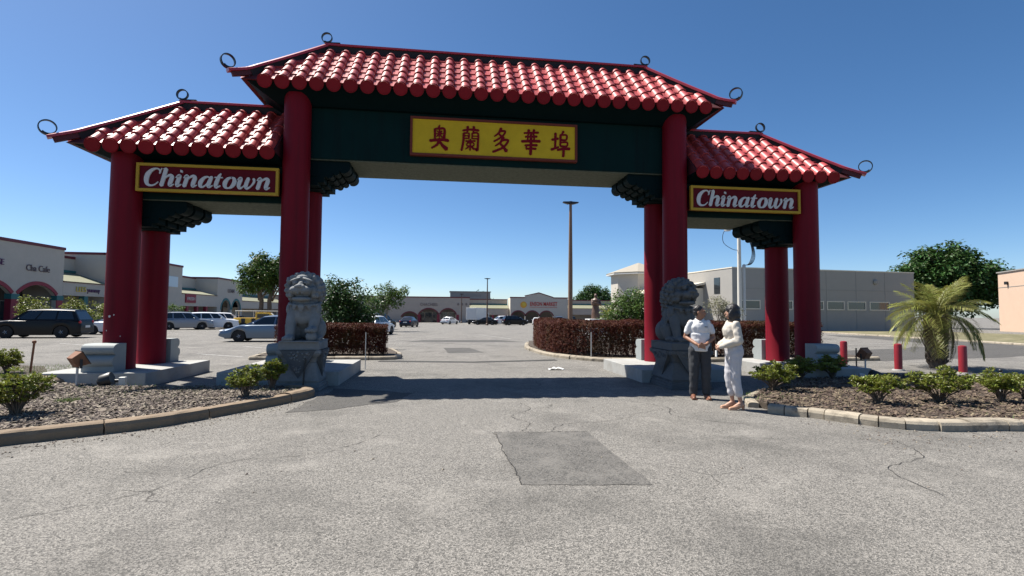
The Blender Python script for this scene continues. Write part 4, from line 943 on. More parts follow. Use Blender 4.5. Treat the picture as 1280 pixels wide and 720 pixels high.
hedge('long burgundy hedge curving behind the right lion and the people', [(3.55, 11.5), (3.25, 8.6), (3.6, 6.4), (4.9, 5.3), (7, 5.2), (10, 5.25), (12.2, 5.3)], 1.15, 1.30, 5, 50000)

# trees and bushes, near to far
tree('round_bush', 'dense dark round bush behind the left hedge', 'bush', (-5.45, 11.2), 1.1, .06, [((0, 0, 1.7), (1.35, 1.3, 1.45)), ((-.5, 0, 2.2), (.9, .9, 1.1)), ((.45, .2, 1.25), (1.05, 1, .95))], 'leafd', 420, 26, .12, .22, 'bark', 21, trunks=3, shell=.3)
tree('round_bush', 'glossy green bush between the lamp pole and the right rear column', 'bush', (8.15, 13.2), 1.0, .05, [((0, 0, 1.6), (1.45, 1.3, 1.35)), ((.4, 0, 2.0), (1.0, .9, 1.1)), ((-.8, 0, 1.1), (.75, .8, .8))], 'leafm', 420, 24, .12, .22, 'bark', 22, trunks=3, shell=.3)
tree('small_tree', 'thin young tree with pale leaves behind the white hatchback', 'tree', (-7.0, 39), 2.0, .07, [((-.9, 0, 2.7), (1.5, 1.2, 1.1)), ((.9, 0, 3.3), (1.4, 1.2, 1.0)), ((.2, 0, 4.1), (1.2, 1, .8)), ((2.0, 0, 4.1), (.8, .7, .5)), ((-1.6, 0, 1.9), (.9, .8, .7))], 'leafm', 150, 26, .2, .32, 'barkg', 23, trunks=2, shell=.35)
tree('small_tree', 'sparse grey green tree against the cream wall right of the right lion', 'tree', (18.5, 22.5), 1.5, .05, [((0, 0, 2.2), (1.2, 1, .8)), ((-.5, 0, 2.6), (.8, .8, .5)), ((.6, 0, 1.9), (.8, .8, .6))], 'leafg', 150, 14, .11, .24, 'barkg', 24, trunks=3, shell=.3)
tree('large_tree', 'tall leafy tree in the lot between the left columns', 'tree', (-22.4, 52.5), 5.0, .28, [((0, 0, 6.3), (2.6, 2.4, 2.4)), ((-1.8, 0, 5.2), (1.8, 1.6, 1.5)), ((1.5, 0, 7.2), (1.9, 1.8, 1.7)), ((-.6, 0, 8.0), (1.6, 1.5, 1.1)), ((2.6, 0, 5.4), (1.9, 1.7, 1.6)), ((-2.4, 0, 6.9), (1.2, 1.1, .9))], 'leafm', 420, 30, .3, .5, 'bark', 25, trunks=2, shell=.3)
tree('oak_tree', 'broad dark oak rising behind the grey building', 'tree', (88, 70), 7, .6, [((0, 0, 9.5), (7, 6, 5)), ((-6, 0, 8.0), (4.5, 4.5, 4)), ((6.5, 0, 9), (5, 5, 4.2)), ((1, 0, 12.5), (5, 4.5, 3)), ((-3.5, 0, 12.2), (3.5, 3.5, 2.8)), ((9.5, 0, 7.2), (3.8, 3.5, 3)), ((0, 0, 6), (8, 5, 3.5))], 'leafoak', 1000, 34, .62, 1.05, 'bark', 26, shell=.35)
tree('far_tree', 'dark tree above the market roof, right of its gable', 'tree', (47, 150), 6, .4, [((0, 0, 8.5), (5, 4, 3.4)), ((-5, 0, 7.2), (3.4, 3, 2.4)), ((5.5, 0, 6.6), (4, 3, 2.4)), ((-1.5, 0, 10.5), (3, 3, 2.0))], 'leafoak', 300, 22, .6, .9, 'bark', 27, 'trees beyond the far shops', shell=.3)
tree('far_tree', 'small dark tree above the far roof by the second lamp', 'tree', (9, 150), 5, .3, [((0, 0, 7.0), (2.4, 2, 2.2)), ((3.5, 0, 5.8), (2.2, 2, 1.6))], 'leafoak', 130, 20, .55, .8, 'bark', 28, 'trees beyond the far shops', shell=.3)
for i, (x, y, lb) in enumerate(((-31.5, 30.5, 'yellow green shrub before the arches, furthest left'), (-31.2, 34.6, 'yellow green shrub before the arches, behind the black suv'), (-31.6, 39.5, 'low shrub before the canopy shop at left'), (-32.5, 53, 'small street tree glimpsed right of the left rear column'))):
    tree('roadside_shrub', lb, 'bush', (x, y), .9, .05, [((0, 0, 1.6), (1.25, 1.1, 1.1)), ((.6, 0, 1.2), (1, .9, .8)), ((-.4, 0, 2.2), (.8, .8, .7))], 'leaf' if i < 3 else 'leafm', 120, 20, .16, .26, 'bark', 30 + i, 'shrubs before the left shops', trunks=2, shell=.3)

# feather palm on the right island and two small far palms
def frond_mesh(seed, Lf, droop, npair, lw, ll):
    rs = random.Random(seed); b = MB(); pts = []
    for i in range(13):
        t = i / 12; pts.append(Vector((Lf * (t * (1 - .16 * droop * t)), 0, Lf * (.42 * t - droop * .62 * t * t))))
    b.tube(pts, [.016 * (1 - .85 * i / 12) for i in range(13)], 5)
    for i in range(npair):
        t = .16 + .83 * i / npair; k = t * 12; a = int(k); p = pts[a].lerp(pts[min(12, a + 1)], k - a); d = (pts[min(12, a + 1)] - pts[a]).normalized()
        l = ll * (math.sin(math.pi * min(1, (t * .9 + .12))) * .75 + .3) * rs.uniform(.85, 1.1)
        for s in (-1, 1):
            q = (Vector((0, s, 0)) * .9 + d * .75 + Vector((0, 0, .18 + rs.uniform(-.2, .1)))).normalized(); sd = q.cross(Vector((0, 0, 1))).normalized() * lw
            m1 = p + q * l * .5; e = p + q * l + Vector((0, 0, -.3 * l)); o = len(b.v)
            for v in (p - sd * .5, p + sd * .5, m1 + sd, m1 - sd, e): b.v.append(tuple(v))
            b.f += [(o, o + 1, o + 2, o + 3), (o + 3, o + 2, o + 4)]
    return b.rawmesh('frond')
def palm(label, x, y, z, th, tr, nf, Lf, seed, fat=True, group=None):
    rs = random.Random(seed); t = thing('palm', label, 'palm', (x, y, z), 0, group)
    b = MB(); b.tube([(0, 0, -.05), (.01, 0, th * .4), (0, .01, th * .8), (0, 0, th)], [tr * .8, tr * .85, tr, tr * .75], 12)
    if fat:
        for i in range(150):   # old leaf bases wrapped round the trunk
            a = i * 2.4; zz = th * (.06 + .92 * i / 150); r = tr * (.84 + .12 * zz / th)
            p = Vector((r * math.cos(a), r * math.sin(a), zz)); o = Vector((math.cos(a), math.sin(a), 0)); e = p + o * .07 * rs.uniform(.6, 1.5) + Vector((rs.uniform(-.03, .03), 0, .17 * rs.uniform(.8, 1.3)))
            b.tube([p - o * .03, p.lerp(e, .5) + o * .02, e], [.035, .026, .008], 5)
    b.build('trunk', M['bark'], t)
    fm = [frond_mesh(seed + k, Lf, dr, 44, .0095 * Lf / 1.5, .46 * Lf / 1.5) for k, dr in enumerate((.4, .85, 1.2, 1.6))]
    dm = frond_mesh(seed + 9, Lf * .8, 1.9, 30, .012, .3)
    for me in fm: me.materials.append(M['leafp'])
    dm.materials.append(M['deadfrond'])
    for i in range(nf):
        k = i / nf; me = fm[min(3, int(k * 4))]; o = ob('frond', me, None, t); o.location = (0, 0, th - .05); a = i * 2.399
        o.rotation_euler = (rs.uniform(-.2, .2), -R(58) * (1 - k) ** 1.2 + R(12) + rs.uniform(-.12, .12), a); s = rs.uniform(.85, 1.08); o.scale = (s, s, s)
    for i in range(nf // 4):
        o = ob('dry_frond', dm, None, t); o.location = (0, 0, th - .12); o.rotation_euler = (0, R(35 + rs.uniform(-10, 25)), rs.uniform(0, 6.28))
    return t
palm('feathery palm with shaggy trunk standing behind the right island', 13.6, 1.7, 0, 1.55, .24, 34, 1.6, 40)
palm('small far palm left of the tall lamp pole', 21.5, 58, gz(58), 1.6, .22, 24, 2.3, 41, False, 'small palms far in the lot')
palm('small far palm right of the tall lamp pole', 28.5, 64, gz(64), 1.9, .22, 24, 2.3, 42, False, 'small palms far in the lot')
# ------------------------------------------------------------------ vehicles
def interp(tab, x):
    if x <= tab[0][0]: return tab[0][1]
    for (a, b), (c, d) in zip(tab, tab[1:]):
        if x <= c: t = (x - a) / (c - a); t = t * t * (3 - 2 * t) if abs(d - b) > .12 else t; return b + (d - b) * t
    return tab[-1][1]
KIND = {   # length, half width, wheel radius, wheel x, top-of-body table, greenhouse: (x belt rear, roof rear, roof front, belt front), belt z, roof z
 'sedan': dict(L=4.8, W=.90, R=.325, wx=(1.0, 3.75), top=[(0, .62), (.06, .92), (.9, 1.0), (3.3, .96), (3.6, .93), (4.5, .70), (4.74, .58), (4.8, .45)], gh=(.55, 1.35, 2.55, 3.55), belt=.93, roof=1.44),
 'suv': dict(L=4.7, W=.94, R=.37, wx=(.95, 3.7), top=[(0, .80), (.05, 1.06), (.9, 1.10), (3.3, 1.10), (3.6, 1.08), (4.4, .99), (4.62, .86), (4.7, .60)], gh=(.06, .42, 2.75, 3.55), belt=1.07, roof=1.74),
 'hatch': dict(L=4.3, W=.89, R=.33, wx=(.85, 3.42), top=[(0, .68), (.05, .95), (.8, 1.0), (3.0, .97), (3.25, .93), (4.05, .76), (4.25, .62), (4.3, .48)], gh=(.1, .7, 2.3, 3.2), belt=.95, roof=1.49),
}
CARS = {}
def car_meshes(kind):
    k = KIND[kind]; L, W, Rw = k['L'], k['W'], k['R']; N = 60; b = MB(); rings = []
    for i in range(N + 1):
        x = L * i / N; zt = interp(k['top'], x); e = min(x, L - x); ww = W * (1 - .16 * max(0, 1 - e / .55) ** 2) ; zb = .22 + .10 * max(0, 1 - e / .35)
        for wx in k['wx']:
            d = abs(x - wx); ra = Rw + .055
            if d < ra: zb = max(zb, Rw * .95 + math.sqrt(ra * ra - d * d) * .98)
        zb = min(zb, zt - .06); h = zt - zb
        prof = [(ww * .55, zb), (ww * .97, zb + .01), (ww * 1.0, zb + h * .35), (ww * .995, zb + h * .62), (ww * .965, zt - .07 * min(1, h / .4)), (ww * .86, zt - .012), (ww * .45, zt + .012)]
        rings.append([(x, y, z) for y, z in prof] + [(x, -y, z) for y, z in prof[::-1]])
    n = 14
    for r in rings: b.v += r
    for i in range(N):
        for j in range(n): b.f.append((i * n + j, i * n + (j + 1) % n, (i + 1) * n + (j + 1) % n, (i + 1) * n + j))
    b.f += [tuple(range(n)), tuple(range(N * n, N * n + n))[::-1]]
    x0, x1, x2, x3 = k['gh']; zb, zr = k['belt'], k['roof']; wb, wr = W * .90, W * .70
    ns = 10; hv = []
    def ghp(t, v):   # t along roof 0..1, v 0 belt 1 roof
        xb = x0 + (x3 - x0) * t; xr = x1 + (x2 - x1) * t; crown = -.05 * (2 * t - 1) ** 2
        return (xb + (xr - xb) * v, wb + (wr - wb) * v, zb - .03 + (zr + crown - zb + .03) * v)
    o = len(b.v)
    for i in range(ns + 1):
        t = i / ns; p, q = ghp(t, 0), ghp(t, .93); r = ghp(t, 1); b.v += [p, q, (r[0], r[1] * .86, r[2] + .012), (r[0], 0, r[2] + .03), (r[0], -r[1] * .86, r[2] + .012), (q[0], -q[1], q[2]), (p[0], -p[1], p[2])]
    for i in range(ns):
        for j in range(6): b.f.append((o + i * 7 + j, o + i * 7 + j + 1, o + i * 7 + 8 + j, o + i * 7 + 7 + j))
    b.f += [tuple(o + j for j in range(7)), tuple(o + ns * 7 + j for j in range(7))[::-1]]
    body = b.mesh('car_body'); body.polygons.foreach_set('use_smooth', [True] * len(body.polygons)); body.set_sharp_from_angle(angle=R(42))
    def panel(pts, out):   # thin pane slightly proud of the shell
        q = MB(); c = sum((Vector(p) for p in pts), Vector()) / len(pts); nrm = (Vector(pts[1]) - Vector(pts[0])).cross(Vector(pts[2]) - Vector(pts[0])).normalized()
        if nrm.dot(Vector(out)) < 0: nrm = -nrm
        m = len(pts); vs = [Vector(p) + nrm * .010 for p in pts] + [Vector(p) - nrm * .02 for p in pts]
        q.add(vs, [tuple(range(m)), tuple(range(m, 2 * m))[::-1]] + [(i, (i + 1) % m, m + (i + 1) % m, m + i) for i in range(m)]); return q.mesh('pane')
    panes = []
    cuts = ((.07, .33), (.36, .64), (.67, .92)) if kind != 'sedan' else ((.10, .46), (.50, .90))
    for s in (1, -1):
        for a, c in cuts:
            pts = [ghp(t, v) for t, v in ((a, .14), (c, .14), (c, .86), (a, .86))]; panes.append(('side_window', panel([(p[0], p[1] * s, p[2]) for p in pts], (0, s, 0))))
    def cross(t, nm, out):
        a, c = ghp(t, .12), ghp(t, .88); panes.append((nm, panel([(a[0], a[1] * .9, a[2]), (a[0], -a[1] * .9, a[2]), (c[0], -c[1] * .86, c[2]), (c[0], c[1] * .86, c[2])], out)))
    cross(1, 'windscreen', (1, 0, .6)); cross(0, 'rear_window', (-1, 0, .4))
    T = Matrix.Rotation(R(90), 4, 'X')
    ty = MB().lathe([(Rw * .66, -.10), (Rw * .95, -.105), (Rw, -.085), (Rw, .085), (Rw * .95, .105), (Rw * .66, .10)], 26, M=T).mesh('tyre'); ty.polygons.foreach_set('use_smooth', [True] * len(ty.polygons)); ty.set_sharp_from_angle(angle=R(40))
    rm = MB(); rm.lathe([(Rw * .67, -.07), (Rw * .67, .07), (Rw * .60, .075), (Rw * .57, .02), (.02, .02)], 24, M=T)
    for i in range(5):
        a = i * 2 * math.pi / 5; d = Vector((math.cos(a), 0, math.sin(a))); rm.tube([d * .03 + V(0, -.06, 0), d * Rw * .6 + V(0, -.065, 0)], [.05, .03], 6); rm.tube([d * .03 + V(0, .06, 0), d * Rw * .6 + V(0, .065, 0)], [.05, .03], 6)
    return dict(k=k, body=body, panes=panes, tyre=ty, rim=rm.mesh('rim'))
def car(kind, label, x, y, ang, pm, group=None, name=None, catg='car'):
    if kind not in CARS: CARS[kind] = car_meshes(kind)
    c = CARS[kind]; k = c['k']; L, W, Rw = k['L'], k['W'], k['R']
    t = thing(name or {'sedan': 'sedan', 'suv': 'suv', 'hatch': 'hatchback'}[kind], label, catg, (x, y, gz(y)), R(ang), group)
    off = (-L / 2, 0, 0)
    bo = c['body'].copy(); bo.materials.clear(); body = ob('body', bo, pm, t); body.location = off
    for nm, me in c['panes']: o = ob(nm, me, M['carglass'], body)
    for wx in k['wx']:
        for s in (-1, 1):
            wv = ob('wheel', c['tyre'], M['tyre'], t); wv.location = (wx - L / 2, s * (W - .11), Rw); ob('rim', c['rim'], M['rim'], wv)
    zt = interp(k['top'], L - .2)
    for s in (-1, 1):
        q = MB(); q.ell((L / 2 - .16, s * W * .74, zt - .05), (.15, .15, .065)); q.build('headlight', M['lampclear'], t, smooth=True)
        q = MB(); q.ell((-L / 2 + .07, s * W * .78, interp(k['top'], .1) - .10), (.07, .13, .09)); q.build('tail_light', M['lampred'], t, smooth=True)
        q = MB(); q.ell((k['gh'][3] - L / 2 - .55, s * (W + .08), k['belt'] + .08), (.07, .09, .06)); q.build('wing_mirror', pm, t, smooth=True)
    MB().box(L / 2 - .07, L / 2 + .012, -W * .55, W * .55, .36, .50).build('front_grille', M['plastic'], t, bevel=.01)
    MB().box(-L / 2 - .012, -L / 2 + .05, -W * .8, W * .8, .30, .42).build('rear_bumper_trim', M['plastic'], t, bevel=.01)
    MB().box(-L / 2 - .016, -L / 2 + .02, -.26, .26, .62, .76).build('number_plate', M['white'], t)
    q = MB(); q.box(-L / 2 + .25, L / 2 - .3, -W * .84, W * .84, .18, .34); q.build('underbody', M['plastic'], t)
    return t
PB = paint('black_car_paint', (.004, .004, .005), 0, .35, .08, .25); PS = paint('silver_blue_car_paint', (.12, .16, .215), .45); PW = paint('white_car_paint', (.72, .73, .74), 0); PG = paint('grey_car_paint', (.22, .24, .27), .5); PN = paint('navy_car_paint', (.008, .012, .03), 0, .3, .15, .3); PY = paint('yellow_car_paint', (.72, .42, .02), 0); PR = paint('dark_red_car_paint', (.16, .012, .016))
P1 = 'cars parked before the left shops'; P2 = 'cars parked far down the lot'
car('suv', 'black suv with tinted windows parked at the far left', -25.6, 22.9, 188, PB)
car('sedan', 'silver blue sedan crossing the lot behind the left inner column', -10.9, 18.4, 184, PS)
car('hatch', 'white car half hidden behind the left outer column', -25.0, 29.3, 188, PW)
car('suv', 'dark suv at the left end of the row behind the silver sedan', -28.8, 42.3, 205, PB, P1)
car('suv', 'grey suv second in the row behind the silver sedan', -26.8, 43.2, 25, PG, P1)
car('suv', 'white suv third in the row behind the silver sedan', -25.2, 45.3, 28, PW, P1)
car('suv', 'white suv at the right end of the row behind the silver sedan', -25.3, 48.8, 30, PW, P1)
car('sedan', 'black sedan parked right of the white suvs', -24.9, 51.8, 30, PB, P1)
car('hatch', 'white hatchback seen from behind, right of the left hedge', -6.6, 29.8, 75, PW)
car('suv', 'dark suv parked beyond the white hatchback, under the young tree', -8.2, 45.5, 70, PB, P2)
car('sedan', 'navy sedan parked nearest the far arches', -6.2, 62, 80, PN, P2)
car('sedan', 'dark sedan between the young tree and the white hatchback', -10.5, 52, 70, PB, P2)
car('sedan', 'white sedan left of the box truck', -.3, 92, 60, PW, P2)
car('sedan', 'black sedan in front of the box truck', 6.3, 85.5, 168, PB, P2)
car('suv', 'white suv behind the black suv near the middle', 9.8, 90.5, 195, PW, P2)
car('hatch', 'silver hatchback behind the black suv near the middle', 12.4, 91.5, 195, PS, P2)
car('suv', 'black suv parked left of the hedge tip, near the middle', 11.6, 83.0, 12, PB, P2)
car('sedan', 'white sedan right of the black suv before the market', 17.5, 93, 80, PW, P2)
car('sedan', 'dark sedan before the market arches', 20.0, 94, 80, PN, P2)
car('suv', 'silver suv before the market, left of the far palms', 22.6, 95, 80, PS, P2)
car('suv', 'black suv before the market, nearest the far palms', 25.4, 95.5, 80, PB, P2)
car('sedan', 'white sedan right of the tall lamp pole', 24.6, 70, 20, PW, P2)
car('suv', 'grey blue suv left of the bronze statue', 28.6, 72, 15, PG, P2)
car('sedan', 'dark red sedan behind the bronze statue', 32, 74, 15, PR, P2)
car('hatch', 'white hatchback right of the bronze statue', 35.5, 76, 15, PW, P2)
def truck(x, y, ang):
    t = thing('box_truck', 'white box truck parked before the far shops', 'truck', (x, y, gz(y)), R(ang))
    MB().box(-3.2, 2.0, -1.15, 1.15, .95, 3.35).build('cargo_box', M['white'], t, bevel=.03)
    q = MB()
    for i in range(6): q.box(-3.24, -3.205, -.98, .98, 1.08 + i * .36, 1.08 + i * .36 + .34)
    q.build('roller_door', M['white'], t)
    q = MB(); q.prism([(2.1, .55), (4.1, .55), (4.1, 1.35), (3.75, 1.5), (3.2, 2.35), (2.1, 2.4)], 'y', -1.0, 1.0); cab = q.build('cab', M['white'], t, bevel=.06)
    MB().add([(3.26, -.85, 2.24), (3.26, .85, 2.24), (3.78, .85, 1.5), (3.78, -.85, 1.5)], [(0, 1, 2, 3)]).build('windscreen', M['carglass'], cab)
    for s in (-1, 1): MB().box(2.35, 3.15, s * 1.0 - .012, s * 1.0 + .012, 1.45, 2.15).build('side_window', M['carglass'], cab)
    MB().box(-3.1, 4.0, -.4, .4, .55, .9).build('chassis', M['plastic'], t)
    MB().box(-3.35, -3.2, -1.1, 1.1, .45, .65).build('rear_bumper', M['plastic'], t)
    T = Matrix.Rotation(R(90), 4, 'X')
    for wx in (-2.0, 3.1):
        for s in (-1, 1): o = MB().lathe([(.2, -.14), (.43, -.14), (.46, -.1), (.46, .1), (.43, .14), (.2, .14)], 22, M=T).build('wheel', M['tyre'], t, smooth='auto'); o.location = (wx, s * .95, .46)
truck(5.4, 94, 62)
def pickup(x, y, ang):
    t = thing('yellow_work_truck', 'yellow work truck with racks behind the silver sedan', 'truck', (x, y, gz(y)), R(ang))
    q = MB(); q.prism([(-2.6, .5), (2.6, .5), (2.7, .95), (1.5, 1.15), (.95, 1.75), (-.5, 1.78), (-.55, 1.2), (-2.6, 1.2)], 'y', -.92, .92); bd = q.build('body', PY, t, bevel=.05)
    for s in (-1, 1): MB().box(-.35, .85, s * .92 - .015, s * .92 + .015, 1.2, 1.62).build('side_window', M['carglass'], bd)
    q = MB()
    for xx in (-2.4, -.7, 1.6):
        for s in (-1, 1): q.tube([(xx, s * .85, 1.1), (xx, s * .85, 1.95)], .03, 6)
    for s in (-1, 1): q.tube([(-2.5, s * .85, 1.95), (1.8, s * .85, 1.95)], .03, 6)
    q.build('ladder_rack', M['galv'], t)
    for i in range(4): MB().box(-2.4 + i * .5, -2.0 + i * .5, -.93, -.90, .75, 1.15).build('tool_locker', M['plastic'] if i % 2 else PY, t)
    T = Matrix.Rotation(R(90), 4, 'X')
    for wx in (-1.7, 1.7):
        for s in (-1, 1): o = MB().lathe([(.2, -.11), (.36, -.11), (.38, -.08), (.38, .08), (.36, .11), (.2, .11)], 20, M=T).build('wheel', M['tyre'], t, smooth='auto'); o.location = (wx, s * .85, .38)
pickup(-21.2, 47.8, 12)
# ------------------------------------------------------------------ buildings
def textmesh(s, h, mt, parent, loc, dep=.06, w_=None, shear=0, rz=0, name='lettering', bold=.0):
    cu = bpy.data.curves.new('t', 'FONT'); cu.body = s; cu.size = 1; cu.extrude = dep / 2; cu.shear = shear; cu.offset = bold; cu.align_x = 'CENTER'; cu.resolution_u = 2
    o = bpy.data.objects.new('t', cu); COL.objects.link(o); dg = bpy.context.evaluated_depsgraph_get(); dg.update()
    me = bpy.data.meshes.new_from_object(o.evaluated_get(dg)); bpy.data.objects.remove(o)
    xs = [v.co.x for v in me.vertices]; zs = [v.co.y for v in me.vertices]; sc = h / .72
    k = (w_ / (max(xs) - min(xs))) if w_ else sc
    for v in me.vertices: x, y, z = v.co; v.co = (x * k, -z, y * sc)
    me.materials.clear(); q = ob(name, me, mt, parent); q.location = loc; return q
def arch_wall(b, u0, u1, z0, z1, y0, y1, arches):
    """facade plate with arched openings cut up from its foot"""
    poly = [(u0, z0)]
    for c, hw, sp, rise in arches:
        poly += [(c - hw, z0), (c - hw, sp)]
        Rr = (hw * hw + rise * rise) / (2 * rise); cz = sp + rise - Rr; a0 = math.acos(hw / Rr) if Rr > hw else 0
        for i in range(1, 14): a = math.pi - a0 - (math.pi - 2 * a0) * i / 14; poly.append((c + Rr * math.cos(a), cz + Rr * math.sin(a)))
        poly += [(c + hw, sp), (c + hw, z0)]
    poly += [(u1, z0), (u1, z1), (u0, z1)]
    b.prism(poly, 'y', y0, y1)
def arch_trim(c, hw, sp, rise, wd, y0, y1):
    Rr = (hw * hw + rise * rise) / (2 * rise); cz = sp + rise - Rr; a0 = math.acos(hw / Rr) if Rr > hw else 0; inn, out = [], []
    for i in range(17):
        a = math.pi - a0 - (math.pi - 2 * a0) * i / 16; inn.append((c + (Rr - .02) * math.cos(a), cz + (Rr - .02) * math.sin(a))); out.append((c + (Rr + wd) * math.cos(a), cz + (Rr + wd) * math.sin(a)))
    return MB().prism(out + inn[::-1], 'y', y0, y1)
def shopfront(root, u0, u1, y, z0, n, mw=M['glass']):
    for i in range(n):
        a = u0 + (u1 - u0) * i / n + .12; c = u0 + (u1 - u0) * (i + 1) / n - .12
        wv = MB().box(a, c, y - .04, y, z0 + (.05 if i % 3 == 1 else .55), z0 + 2.7).build('shop_window', mw, root)
        fr = MB()
        for q in ((a - .06, a, z0, z0 + 2.76), (c, c + .06, z0, z0 + 2.76)): fr.box(q[0], q[1], y - .08, y, q[2], q[3])
        fr.box(a, c, y - .08, y, z0 + 2.70, z0 + 2.76); fr.build('window_frame', M['frame'], wv)
def coping(root, u0, u1, y0, y1, z, h=.28, m='coping'): return MB().box(u0 - .06, u1 + .06, y0 - .09, y1, z, z + h).build('coping', M[m], root)
def canopy(root, u0, u1, yb, zf0, zf1, zt, m='wall'):
    MB().box(u0, u1, 0, .3, zf0, zf1).build('fascia', M[m], root)
    MB().box(u0, u1, -.06, .32, zf1, zf1 + .12).build('gutter', M['coping'], root)
    MB().prism([(-.1, zf1 + .122), (yb, zt), (yb, zt - .2), (-.1, zf1 + .05)][::1], 'x', u0, u1).build('canopy_roof', M['shingle'], root)
    MB().box(u0, u1, yb - .12, yb + .02, zt, zt + .25).build('canopy_flashing', M['teal'], root)
    MB().box(u0, u1, .31, 4.0, zf0 + .1, zf0 + .25).build('canopy_ceiling', M['wall'], root)

# left shops: facade on the plane X = -40, seen obliquely
lm = thing('strip_mall', 'greige stucco strip mall with maroon trim along the left of the lot', 'shops', (-40, 25, 0), R(90))
Z0 = -1.3
AR = [(1.8, 2.3, 2.9, 1.0), (7.1, 2.3, 2.9, 1.0), (12.4, 2.3, 2.9, 1.0), (17.75, 2.35, 2.9, 1.0)]
b = MB(); arch_wall(b, -20, 21, Z0, 7.6, 0, .4, AR); b.build('front_wall', M['wall'], lm)
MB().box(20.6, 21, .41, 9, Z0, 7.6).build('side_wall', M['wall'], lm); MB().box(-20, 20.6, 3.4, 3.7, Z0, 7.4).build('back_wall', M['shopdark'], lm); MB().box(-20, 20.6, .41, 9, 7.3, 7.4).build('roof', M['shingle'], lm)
coping(lm, -20, 21, 0, .5, 7.6); coping(lm, 20.55, 21, .5, 9, 7.6)
for a in AR: arch_trim(a[0], a[1], a[2], a[3], .32, -.05, .02).build('arch_trim', M['maroon'], lm)
for u in (4.45, 9.75, 15.05, 20.55):
    MB().box(u - .42, u + .42, -.06, .46, Z0, 2.45).build('pillar', M['maroon'], lm); MB().box(u - .46, u + .46, -.10, .48, 2.451, 2.92).build('pillar_cap', M['teal'], lm)
shopfront(lm, 0, 20, 3.38, -.4, 9)
PURP = mat('purple_sign_letters', (.10, .03, .10), .5); DRK = mat('brown_sign_letters', (.14, .10, .10), .5); GRN = mat('green_sign_letters', (.06, .26, .03), .5); YEL = mat('yellow_sign_letters', (.55, .42, .05), .5); RDL = mat('red_sign_letters', (.42, .02, .02), .5); ORG = mat('orange_logo', (.6, .3, .03), .5)
textmesh('TEA HOUSE', .55, PURP, lm, (11.9, -.06, 5.45), w_=3.6); textmesh('Cha Cafe', .62, DRK, lm, (17.6, -.06, 5.15), w_=2.9)
# recess with sloping canopy
MB().box(21, 28, 3.6, 4, Z0, 7.3).build('recess_wall', M['wall'], lm); coping(lm, 21, 28, 3.6, 4, 7.3); canopy(lm, 21.02, 27.98, 3.5, 3.0, 4.35, 5.7)
textmesh('Nutrition', .6, GRN, lm, (23.7, 3.54, 6.2), w_=4.2); textmesh('LEES', .55, YEL, lm, (23.6, -.06, 3.45), w_=1.5); textmesh('yummy', .5, PURP, lm, (25.6, -.06, 3.45), w_=2.1)
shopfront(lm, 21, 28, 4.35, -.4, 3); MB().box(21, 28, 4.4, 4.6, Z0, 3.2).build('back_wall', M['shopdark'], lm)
MB().box(24.3, 24.9, .05, .6, Z0, 3.0).build('pillar', M['teal'], lm)
# projecting block
b = MB(); arch_wall(b, 28, 45, Z0, 7.9, 0, .4, [(32, 2.3, 2.9, 1.0), (38, 2.3, 2.9, 1.0)]); b.build('front_wall', M['wall'], lm)
MB().box(28, 28.4, .41, 9, Z0, 7.9).build('side_wall', M['wall'], lm); MB().box(44.6, 45, .41, 9, Z0, 7.9).build('side_wall', M['wall'], lm); coping(lm, 28, 45, 0, .5, 7.9); coping(lm, 28, 28.4, .5, 9, 7.9)
MB().box(28.4, 44.6, 3.4, 3.7, Z0, 7.4).build('back_wall', M['shopdark'], lm); MB().box(28.4, 44.6, .41, 9, 7.3, 7.4).build('roof', M['shingle'], lm)
for a in ((32, 2.3, 2.9, 1.0), (38, 2.3, 2.9, 1.0)): arch_trim(*a, .32, -.05, .02).build('arch_trim', M['maroon'], lm)
MB().box(40.6, 43.6, -.1, -.01, 4.9, 6.4).build('panel_sign', mat('pale_blue_panel', (.55, .66, .72), .5), lm)
# second recess with canopy
MB().box(45, 57, 3.6, 4, Z0, 6.9).build('recess_wall', M['wall'], lm); coping(lm, 45, 57, 3.6, 4, 6.9); canopy(lm, 45.02, 56.98, 3.5, 2.2, 4.0, 5.0)
MB().box(46.0, 49.2, -.14, -.01, 2.7, 4.05).build('box_sign', M['maroon'], lm); textmesh('FRESH', .5, M['letter'], lm, (47.6, -.16, 3.1), w_=2.4)
shopfront(lm, 45, 57, 4.35, -.6, 5); MB().box(45, 57, 4.4, 4.6, Z0, 3.2).build('back_wall', M['shopdark'], lm)
for u in (47, 50.2, 53.4): MB().box(u - .3, u + .3, .05, .5, Z0, 2.2).build('pillar', M['maroon'], lm)
# arched tower, then a third canopy
AT = [(60.6, 1.95, 1.7, 1.75), (65.2, 1.95, 1.7, 1.75)]
b = MB(); arch_wall(b, 57, 68, Z0, 7.0, 0, .4, AT); b.build('front_wall', M['wall'], lm); MB().box(57, 57.4, .41, 9, Z0, 7.0).build('side_wall', M['wall'], lm); coping(lm, 57, 68, 0, .5, 7.0); coping(lm, 57, 57.4, .5, 9, 7.0)
for a in AT: arch_trim(*a, .35, -.05, .02).build('arch_trim', M['teal'], lm)
MB().box(57.4, 68, 3.4, 3.7, Z0, 6.9).build('back_wall', M['shopdark'], lm); MB().box(57.4, 68, .41, 9, 6.8, 6.9).build('roof', M['shingle'], lm)
textmesh('LOAN', .7, DRK, lm, (62.6, -.06, 4.8), w_=2.8)
MB().box(68, 96, 3.6, 4, Z0, 6.6).build('recess_wall', M['wall'], lm); coping(lm, 68, 96, 3.6, 4, 6.6); canopy(lm, 68.02, 96, 3.5, 2.0, 3.4, 4.8); MB().box(68, 96, 4.4, 4.6, Z0, 3.2).build('back_wall', M['shopdark'], lm)

